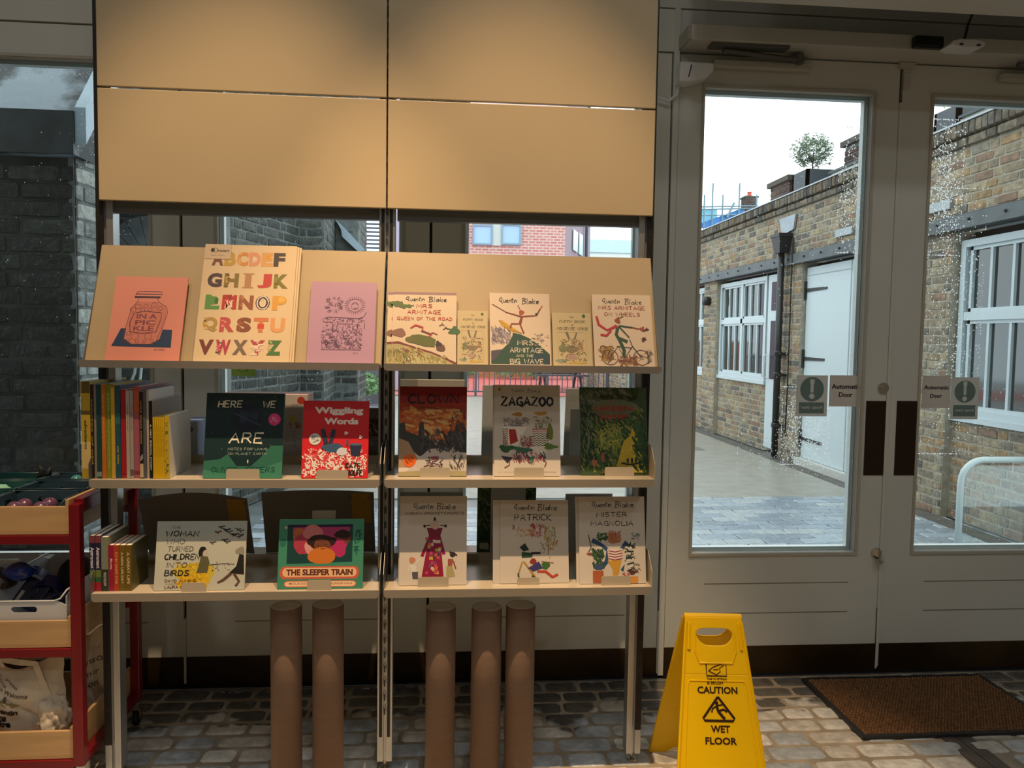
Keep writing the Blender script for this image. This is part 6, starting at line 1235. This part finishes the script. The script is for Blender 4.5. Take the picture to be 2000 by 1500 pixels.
for q_, flip, nm in ((qf, False, 'front'), (qb, True, 'rear')):
    A = Art(.32, .5, 3, fn=sfn(q_, flip)); K = '2a1400'
    hw = lambda v: v
    A.line([(.40, .20), (.60, .20), (.60, .275), (.40, .275), (.40, .20)], .012, K); A.line([(.42, .247), (.47, .225), (.54, .21), (.58, .213), (.53, .232), (.54, .25), (.50, .268), (.42, .247)], .009, K); A.line([(.47, .24), (.52, .238)], .008, K)
    A.type('THE DUSTPAN', .5, .295, .03, K, .02, width=.2); A.type('& BRUSH', .48, .312, .035, K, .02, width=.16)
    A.type('CAUTION', .5, .355, .062, K, .03, width=.4)
    tri = [(.5, .39), (.665, .525), (.335, .525)]
    A.line([(.5, .392), (.655, .512), (.64, .525), (.36, .525), (.345, .512), (.5, .392)], .022, K); A.blob(.485, .427, .017, .017, K, 0)
    A.line([(.48, .44), (.50, .475), (.535, .50), (.56, .515)], .026, K); A.line([(.478, .442), (.55, .435)], .014, K); A.line([(.475, .445), (.44, .46), (.432, .48)], .014, K); A.line([(.51, .47), (.55, .462), (.585, .475)], .02, K)
    A.type('WET', .51, .57, .062, K, .03, width=.19); A.type('FLOOR', .51, .635, .062, K, .03, width=.31)
    A.build('printing', bpy.data.objects['front_panel' if not flip else 'rear_panel'])
sg.rotation_euler = (0, 0, -.10)
sg.location = (.885, 2.425, .0)

# ------------------------------------------------------------------ red trolley with wooden trays
tl = thing('trolley', 'red steel three-tier trolley with pale wooden trays at the lower left', 'trolley', (-1.55, 2.74, 0))
TX0, TX1, TY0, TY1 = -1.98, -1.150, 2.50, 2.985; PW = .033
for x in (TX0, TX1-PW):
    for y in (TY0, TY1-PW): bx('post', RED, (x, y, .10), (x+PW, y+PW, .955), tl, bevel=.003)
for zc in (.098+.01, .475, .841):
    for y in (TY0+.002, TY1-PW): bx('cross_bar', RED, (TX0+PW, y, zc-.014), (TX1-PW, y+PW-.004, zc+.014), tl, bevel=.002)
for x in (TX0+.002, TX1-PW+.002):
    for zc in (.115, .952): bx('side_bar', RED, (x, TY0+PW, zc-.014 if zc < .5 else zc-.03), (x+PW-.004, TY1-PW, zc+.014), tl, bevel=.002)
def tray(z0, z1, zs):
    t = bpy.data.objects.new('tray', None); COL.objects.link(t); t.parent = tl; t.location = Vector((-1.56, 2.74, z0))-tl.location; t['_w'] = True
    x0, x1, y0, y1 = TX0+PW+.002, TX1-PW-.002, TY0+.012, TY1-.012
    bx('base_board', WOOD, (x0, y0, z0), (x1, y1, z0+.008), t); bx('front_board', WOOD, (x0+.012, y0, z0+.008), (x1-.012, y0+.012, z1), t, bevel=.001); bx('rear_board', WOOD, (x0+.012, y1-.012, z0+.008), (x1-.012, y1, z1), t)
    bx('side_board', WOOD, (x0, y0, z0+.008), (x0+.012, y1, zs), t); bx('side_board', WOOD, (x1-.012, y0, z0+.008), (x1, y1, zs), t, bevel=.001)
tray(.857, .945, .968); tray(.491, .577, .590); tray(.124, .214, .226)
for x in (TX0+.02, TX1-.015):
    for y in (TY0+.03, TY1-.02):
        cs = bpy.data.objects.new('caster', None); COL.objects.link(cs); cs.parent = tl; cs.location = Vector((x, y, 0))-tl.location; cs['_w'] = True
        b = MB(); b.box((x-.014, y-.02, .066), (x+.014, y+.02, .1)); b.box((x-.016, y-.014, .03), (x-.012, y+.014, .07)); b.box((x+.012, y-.014, .03), (x+.016, y+.014, .07)); b.build('fork', CHROME, cs)
        b = MB(); b.lathe([(.0, -.009), (.02, -.009), (.032, -.007), (.034, 0), (.032, .007), (.02, .009), (0, .009)], (x, y, .034), 20, T=Matrix.Rotation(math.radians(90), 3, 'Y')); b.build('wheel', BLACK, cs, smooth=True)
def plastic_bin(x0, x1, y0, y1, z0, z1, m, lab, dip=0., group=None):
    t = thing('plastic_bin', lab, 'bin', ((x0+x1)/2, (y0+y1)/2, z0), group=group); th = .003; fl = .008
    bx('base', m, (x0+fl, y0+fl, z0), (x1-fl, y1-fl, z0+.003), t)
    def wall(A, B, Ai, Bi, hole, zt):
        # A,B top corners (x,y), Ai,Bi bottom corners
        b = MB(); N = 24; P = lambda u, v: Vector((Ai[0]+(Bi[0]-Ai[0])*u, Ai[1]+(Bi[1]-Ai[1])*u, z0)).lerp(Vector((A[0]+(B[0]-A[0])*u, A[1]+(B[1]-A[1])*u, zt)), v)
        W = (Vector(B)-Vector(A)).length; H = zt-z0; n = Vector((A[1]-B[1], B[0]-A[0], 0)).normalized()*th
        hw, hh = min(.04, W*.22)/W, .010/H; cv = 1-.028/H
        o_, h_ = [], []
        for i in range(N):
            a = 2*math.pi*(i+.5)/N; c, s_ = math.cos(a), math.sin(a); k = max(abs(c), abs(s_)); o_.append(P(.5+c/k*.5, .5+s_/k*.5))
            h_.append(P(.5+hw*(c*.25+(.75 if c > 0 else -.75)), cv+hh*s_) if hole else P(.5+c*.01, .5+s_*.01))
        b.holed(o_, h_, tuple(n)); b.build('wall', m, t)
    tp = [(x0, y0), (x1, y0), (x1, y1), (x0, y1)]; bt = [(x0+fl, y0+fl), (x1-fl, y0+fl), (x1-fl, y1-fl), (x0+fl, y1-fl)]
    for i, hole in ((0, True), (1, True), (2, True), (3, True)):
        j = (i+1) % 4; wall(tp[i], tp[j], bt[i], bt[j], hole, z1-(dip if i == 0 else 0))
    b = MB()
    if not dip:
        for a, c in ((0, 1), (1, 2), (2, 3), (3, 0)): b.tube([(*tp[a], z1), (*tp[c], z1)], .0035, 6)
    else:
        b.tube([(*tp[0], z1), (x0+.02, y0, z1-dip*.8), (x0+.04, y0, z1-dip), (x1-.04, y0, z1-dip), (x1-.02, y0, z1-dip*.8), (*tp[1], z1), (*tp[2], z1), (*tp[3], z1), (*tp[0], z1)], .003, 6)
    b.build('rim', m, t, smooth=True); return t
SLATE = mat('slate_blue_plastic', '2c4250', .35); WBIN = mat('white_bin_plastic', 'd3d9de', .35); TEAL = mat('dark_teal_plastic', '1f4a4c', .35)
zt = .966
plastic_bin(-1.425, -1.205, 2.528, 2.665, .8655, zt, SLATE, 'slate blue plastic bin at the front right of the top tray, holding purple balls', dip=.034)
plastic_bin(-1.425, -1.205, 2.675, 2.812, .8655, zt+.004, SLATE, 'slate blue plastic bin in the middle of the top tray')
plastic_bin(-1.425, -1.205, 2.822, 2.955, .8655, zt+.008, SLATE, 'slate blue plastic bin at the back of the top tray, beside the window')
plastic_bin(-1.70, -1.436, 2.528, 2.665, .8655, zt, TEAL, 'dark teal plastic bin at the front left of the top tray', dip=.034)
plastic_bin(-1.70, -1.436, 2.675, 2.812, .8655, zt+.004, TEAL, 'dark teal plastic bin in the middle left of the top tray, holding mint fabric')
plastic_bin(-1.70, -1.436, 2.822, 2.955, .8655, zt+.008, TEAL, 'dark teal plastic bin at the back left of the top tray')
plastic_bin(-1.47, -1.205, 2.528, 2.955, .4995, .672, WBIN, 'white plastic bin on the middle tray with an oval handle hole', dip=.035)
plastic_bin(-1.74, -1.478, 2.528, 2.955, .4995, .672, WBIN, 'white plastic bin on the middle tray, cut off at the left edge', dip=.035)
def ball(px, py, Y, r, col, name, lab, grp, mt_=None):
    P = at(px, py, 'Y', Y); t = MB(); n = 20; prof = [(r*math.sin(math.pi*i/12)+1e-4, -r*math.cos(math.pi*i/12)) for i in range(13)]
    t.lathe(prof, (P.x, Y, P.z), n); o = t.build(name, mt_ or mat('ball_'+col, col, .25, coat=.3), smooth=True); return tag(o, lab, 'ball', grp)
for px, py, Y, lab in ((28, 990, 2.575, 'glossy purple ball, front left in the slate bin'), (48, 984, 2.625, 'glossy purple ball, back left in the slate bin'), (80, 990, 2.57, 'glossy purple ball, front right in the slate bin'), (97, 982, 2.622, 'glossy purple ball, back right in the slate bin')):
    ball(px, py+4, Y, .025, '6a4560', 'purple_ball', lab, 'purple balls in the slate bin'); P = at(px, py+4, 'Y', Y)
    b = MB(); b.lathe([(.025*math.sin(math.pi*i/12)+1e-4, -.025*math.cos(math.pi*i/12)) for i in range(13)], (P.x, Y, .8955), 16); tag(b.build('purple_ball', mat('ball_6a4560', '6a4560', .25), smooth=True), 'lower '+lab.replace('glossy ', ''), 'ball', 'purple balls in the slate bin')
ball(149, 938, 2.87, .02, '3c8c90', 'teal_ball', 'small teal ball in the back slate bin', 'teal balls')
def blobby(name, lab, cat, c, r, m, seed, amp=.25, sq=(1, 1, 1), fr=3., sub=4):
    import bmesh
    from mathutils import noise
    bm = bmesh.new(); bmesh.ops.create_icosphere(bm, subdivisions=sub, radius=1)
    for v in bm.verts:
        p = v.co.copy(); k = 1+amp*noise.noise(p*fr*.5+Vector((seed, 0, 0)))+amp*.5*noise.noise(p*fr+Vector((0, seed, 0))); rdg = abs(noise.noise(p*fr*.9+Vector((seed, seed, 0)))); k -= amp*.9*max(0, .18-rdg)
        v.co = Vector((p.x*r*sq[0]*k, p.y*r*sq[1]*k, p.z*r*sq[2]*k))
    me = bpy.data.meshes.new(name); bm.to_mesh(me); bm.free(); me.materials.append(m); me.polygons.foreach_set('use_smooth', [True]*len(me.polygons))
    o = bpy.data.objects.new(name, me); COL.objects.link(o); o.location = c; return tag(o, lab, cat)
P = at(8, 965, 'Y', 2.74); blobby('mint_cloth', 'crumpled mint green cloth in the middle left teal bin', 'cloth', (P.x-.02, 2.745, .925), .05, mat('mint_cloth', '8cc8b4', .8), 4, .35, (1.2, 1, .8))
gp = thing('black_gripper', 'small black two-pronged toy sticking up from the back slate bin', 'toy', (-1.50, 2.90, .95)); P = at(85, 925, 'Y', 2.88)
b = MB(); b.tube([(P.x-.03, 2.88, .90), (P.x-.012, 2.88, P.z-.005), (P.x-.004, 2.88, P.z+.012), (P.x-.018, 2.88, P.z+.03)], [.012, .010, .008, .005], 8); b.build('prong', BLACK, gp, smooth=True); b = MB(); b.tube([(P.x-.01, 2.88, P.z-.01), (P.x+.016, 2.885, P.z), (P.x+.022, 2.885, P.z+.022)], [.012, .012, .007], 8); b.build('prong', BLACK, gp, smooth=True)
# glossy navy accessories in the white bin
NAVY = mat('glossy_navy', '0d1838', .18, coat=.6); BLUE = mat('glossy_blue', '153a9c', .2, coat=.6)
def band(c, r, w_, a0, a1, m, lab, tilt, ry=1.):
    b = MB(); n = 14; V = []; T = Matrix.Rotation(tilt[0], 3, 'X') @ Matrix.Rotation(tilt[1], 3, 'Y') @ Matrix.Rotation(tilt[2], 3, 'Z')
    for i in range(n+1):
        q = a0+(a1-a0)*i/n
        for rr_, z in ((r, -w_/2), (r, w_/2), (r-.003, w_/2), (r-.003, -w_/2)): V.append(T @ Vector((rr_*math.cos(q), rr_*math.sin(q)*ry, z))+Vector(c))
    F = [(i*4+k, i*4+(k+1) % 4, i*4+4+(k+1) % 4, i*4+4+k) for i in range(n) for k in range(4)]+[(0, 3, 2, 1), (n*4, n*4+1, n*4+2, n*4+3)]
    b.add(V, F); return tag(b.build('wrist_band', m, smooth=False), lab, 'band', 'blue bands in the white bin')
H90 = math.pi/2
P = at(62, 1122, 'Y', 2.78); band((P.x, 2.78, P.z-.03), .055, .045, .1, 3.0, BLUE, 'bright blue glossy curved band at the back of the white bin', (H90+.3, .2, 0))
P = at(100, 1133, 'Y', 2.68); band((P.x, 2.68, P.z-.035), .05, .045, .1, 3.0, mat('glossy_deep_blue', '14245c', .15, coat=.7), 'deep blue shiny curved band in the middle of the white bin', (H90+.5, -.1, -.1))
P = at(125, 1160, 'Y', 2.62); band((P.x, 2.62, P.z-.03), .035, .035, -.2, 2.6, NAVY, 'small navy shiny band near the front right of the white bin', (H90+.6, -.3, -.2))
P = at(60, 1160, 'Y', 2.64)
cz = thing('navy_zip_case', 'navy glossy case with a silver label, leaning in the white bin', 'case', M=Matrix.Translation(P) @ Matrix.Rotation(-.5, 4, 'X') @ Matrix.Rotation(.45, 4, 'Y'))
b = MB(); b.box((-.045, 0, -.05), (.045, .03, .05)); b.build('case_body', NAVY, cz, bevel=.008); b = MB(); b.box((-.033, -.0015, -.045), (-.021, 0, .0)); b.build('label_strip', mat('silver_label', 'b8b8b4', .3, .6), cz); b = MB(); b.lathe([(.012, 0), (.014, .002), (.012, .003)], (.005, -.001, .015), 16, T=Matrix.Rotation(H90, 3, 'X')); b.build('round_badge', mat('dim_badge', '2c3858', .3), cz)
P = at(158, 1120, 'Y', 2.74); ball(152, 1122, 2.72, .062, '0c0d12', 'black_ball', 'large matt black ball at the right end of the white bin', 'black balls', mat('matt_black', '0b0c10', .7))
for i, (px, py, m_) in enumerate(((105, 1170, NAVY), (75, 1178, NAVY), (30, 1120, BLUE))):
    P = at(px, py, 'Y', 2.64); blobby('folded_navy_pouch', ('folded navy pouch low at the right of the white bin', 'folded navy pouch seen through the handle hole', 'folded blue pouch at the left of the white bin')[i], 'pouch', (P.x, 2.66, P.z), .04, m_, i+2, .3, (1.2, .9, .7), 3, 3)
P = at(5, 1130, 'Y', 2.66); blobby('brown_pouch', 'dark brown shiny pouch in the left-hand white bin', 'pouch', (P.x-.04, 2.68, P.z-.01), .06, mat('brown_gloss', '4a352c', .3), 9, .25, (1.2, 1, .7), 3, 3)
# cotton tote bags in the bottom tray
COT = mat('natural_cotton', 'd8cdb8', .9, var=.05, scale=40, bump=.15)
from mathutils import noise as NZ
def tote(x0, x1, y0, d, z0, z1, seed, lab, art=None, handles=True, taper=.0, lean=0.):
    t = thing('tote_bag', lab, 'bag', ((x0+x1)/2, y0+d/2, z0), group='cotton tote bags in the bottom tray')
    def S(u, v):   # front surface offset towards the viewer
        p = Vector((u*2.2+seed, v*2.2, seed*.7)); e = max(0, math.sin(math.pi*min(max(u, 0), 1)))**.5*max(0, math.sin(math.pi*min(max(v, 0), 1)*.92+.12))**.5
        f = NZ.noise(p)*.5+.5*abs(NZ.noise(Vector((u*4+seed, v*3+2*u, 1))))-.35*max(0, .12-abs(NZ.noise(Vector((u*3+v*2.5, v*1.5-u, seed)))))*8
        return e*(.55+.45*f)*d*.55
    def pos(u, v, side):
        w_ = 1-taper*v; xx = x0+(x1-x0)*(.5+(u-.5)*w_)+lean*v*(z1-z0); top = z1+.012*math.sin(u*7+seed)+.02*NZ.noise(Vector((u*3, seed, 0)))
        return Vector((xx+.006*NZ.noise(Vector((v*6, u*3, seed))), y0+d/2-side*S(u, v), z0+(top-z0)*v))
    n, m_ = 30, 30; V = [pos(i/n, j/m_, 1) for j in range(m_+1) for i in range(n+1)]; k = len(V); V += [pos(i/n, j/m_, -1) for j in range(m_+1) for i in range(n+1)]
    F = [(j*(n+1)+i, j*(n+1)+i+1, (j+1)*(n+1)+i+1, (j+1)*(n+1)+i) for j in range(m_) for i in range(n)]; F += [tuple(k+a for a in f[::-1]) for f in F]
    b = MB(); b.add(V, F); b.build('cloth', COT, t, smooth=True)
    if handles:
        for s_ in (1, -1):
            b = MB(); pts = [pos(.3, .97, s_), pos(.28, 1, s_)+Vector((.01, -.02*s_, .02)), pos(.5, 1, s_)+Vector((.02, -.03*s_, .035)), pos(.75, 1, s_)+Vector((0, -.03*s_, .005)), pos(.82, .8, s_)+Vector((.0, -.012*s_, 0)), pos(.9, .5, s_)+Vector((.0, -.008*s_, 0))]
            q = []
            for i, p in enumerate(pts):
                tt = (pts[min(i+1, 5)]-pts[max(i-1, 0)]).normalized(); nn = tt.cross(Vector((0, 1, 0))).normalized()*.010; q += [p-nn, p+nn, p+nn+Vector((0, .002, 0)), p-nn+Vector((0, .002, 0))]
            b.add(q, [(i*4+a, i*4+(a+1) % 4, i*4+4+(a+1) % 4, i*4+4+a) for i in range(5) for a in range(4)]); b.build('handle', COT, t)
    if art:
        W, H_ = x1-x0, z1-z0
        A = Art(W, H_, 4, fn=lambda x, y, z: tuple(pos(x/W, z/H_, 1)+Vector((0, y-.0016, 0)))); art(A); A.build('bag_print', t)
    return t
def a_tote(A):
    K = '181614'
    A.type('Come', .34, .15, .045, '5c544c', .0, rot=-.75, width=.14); A.type('please', .46, .17, .045, '5c544c', .0, rot=-.6, width=.18); A.type('the Welcome', .46, .28, .05, '4c443c', .01, rot=-.3, width=.40)
    A.poly([(.3, .335), (.38, .38), (.56, .44), (.48, .452), (.38, .43), (.31, .39)], '8c7c48'); A.line([(.38, .37), (.40, .32)], .03, '4c4430'); A.strokes(14, (.32, .36, .5, .44), .05, .008, ['5c5438', 'a89860'])
    A.type('Quentin', .37, .52, .085, K, .045, width=.31, rot=-.04); A.type('Blake', .31, .60, .085, K, .045, width=.20, rot=-.03); A.type('Centre', .32, .68, .085, K, .045, width=.25, rot=-.02)
tote(-1.54, -1.245, 2.535, .16, .135, .405, 1.3, 'cream cotton tote bag with bold dark lettering, front of the bottom tray', a_tote, taper=.12)
tote(-1.72, -1.44, 2.72, .14, .135, .43, 5.1, 'cream cotton tote bag with faint lettering, at the back left of the bottom tray', lambda A: (A.type('Come the', .8, .22, .05, '3c3830', .01, rot=.3),), handles=False)
tote(-1.33, -1.205, 2.76, .10, .135, .425, 8.2, 'slim cream tote bag standing upright at the right rear of the bottom tray', lambda A: (A.type('senso', .62, .35, .13, '4c4a44', .0, width=.6), A.type('retur', .60, .49, .13, '4c4a44', .0, width=.5), A.type('son', .64, .63, .13, '4c4a44', .0, width=.35)), handles=False, taper=-.1)
blobby('crumpled_tote_bag', 'crumpled cream cotton bag bundled beside the lettered tote bag', 'bag', (-1.285, 2.585, .225), .062, COT, 3.3, .32, (.85, .55, 1.15), 4, 5)
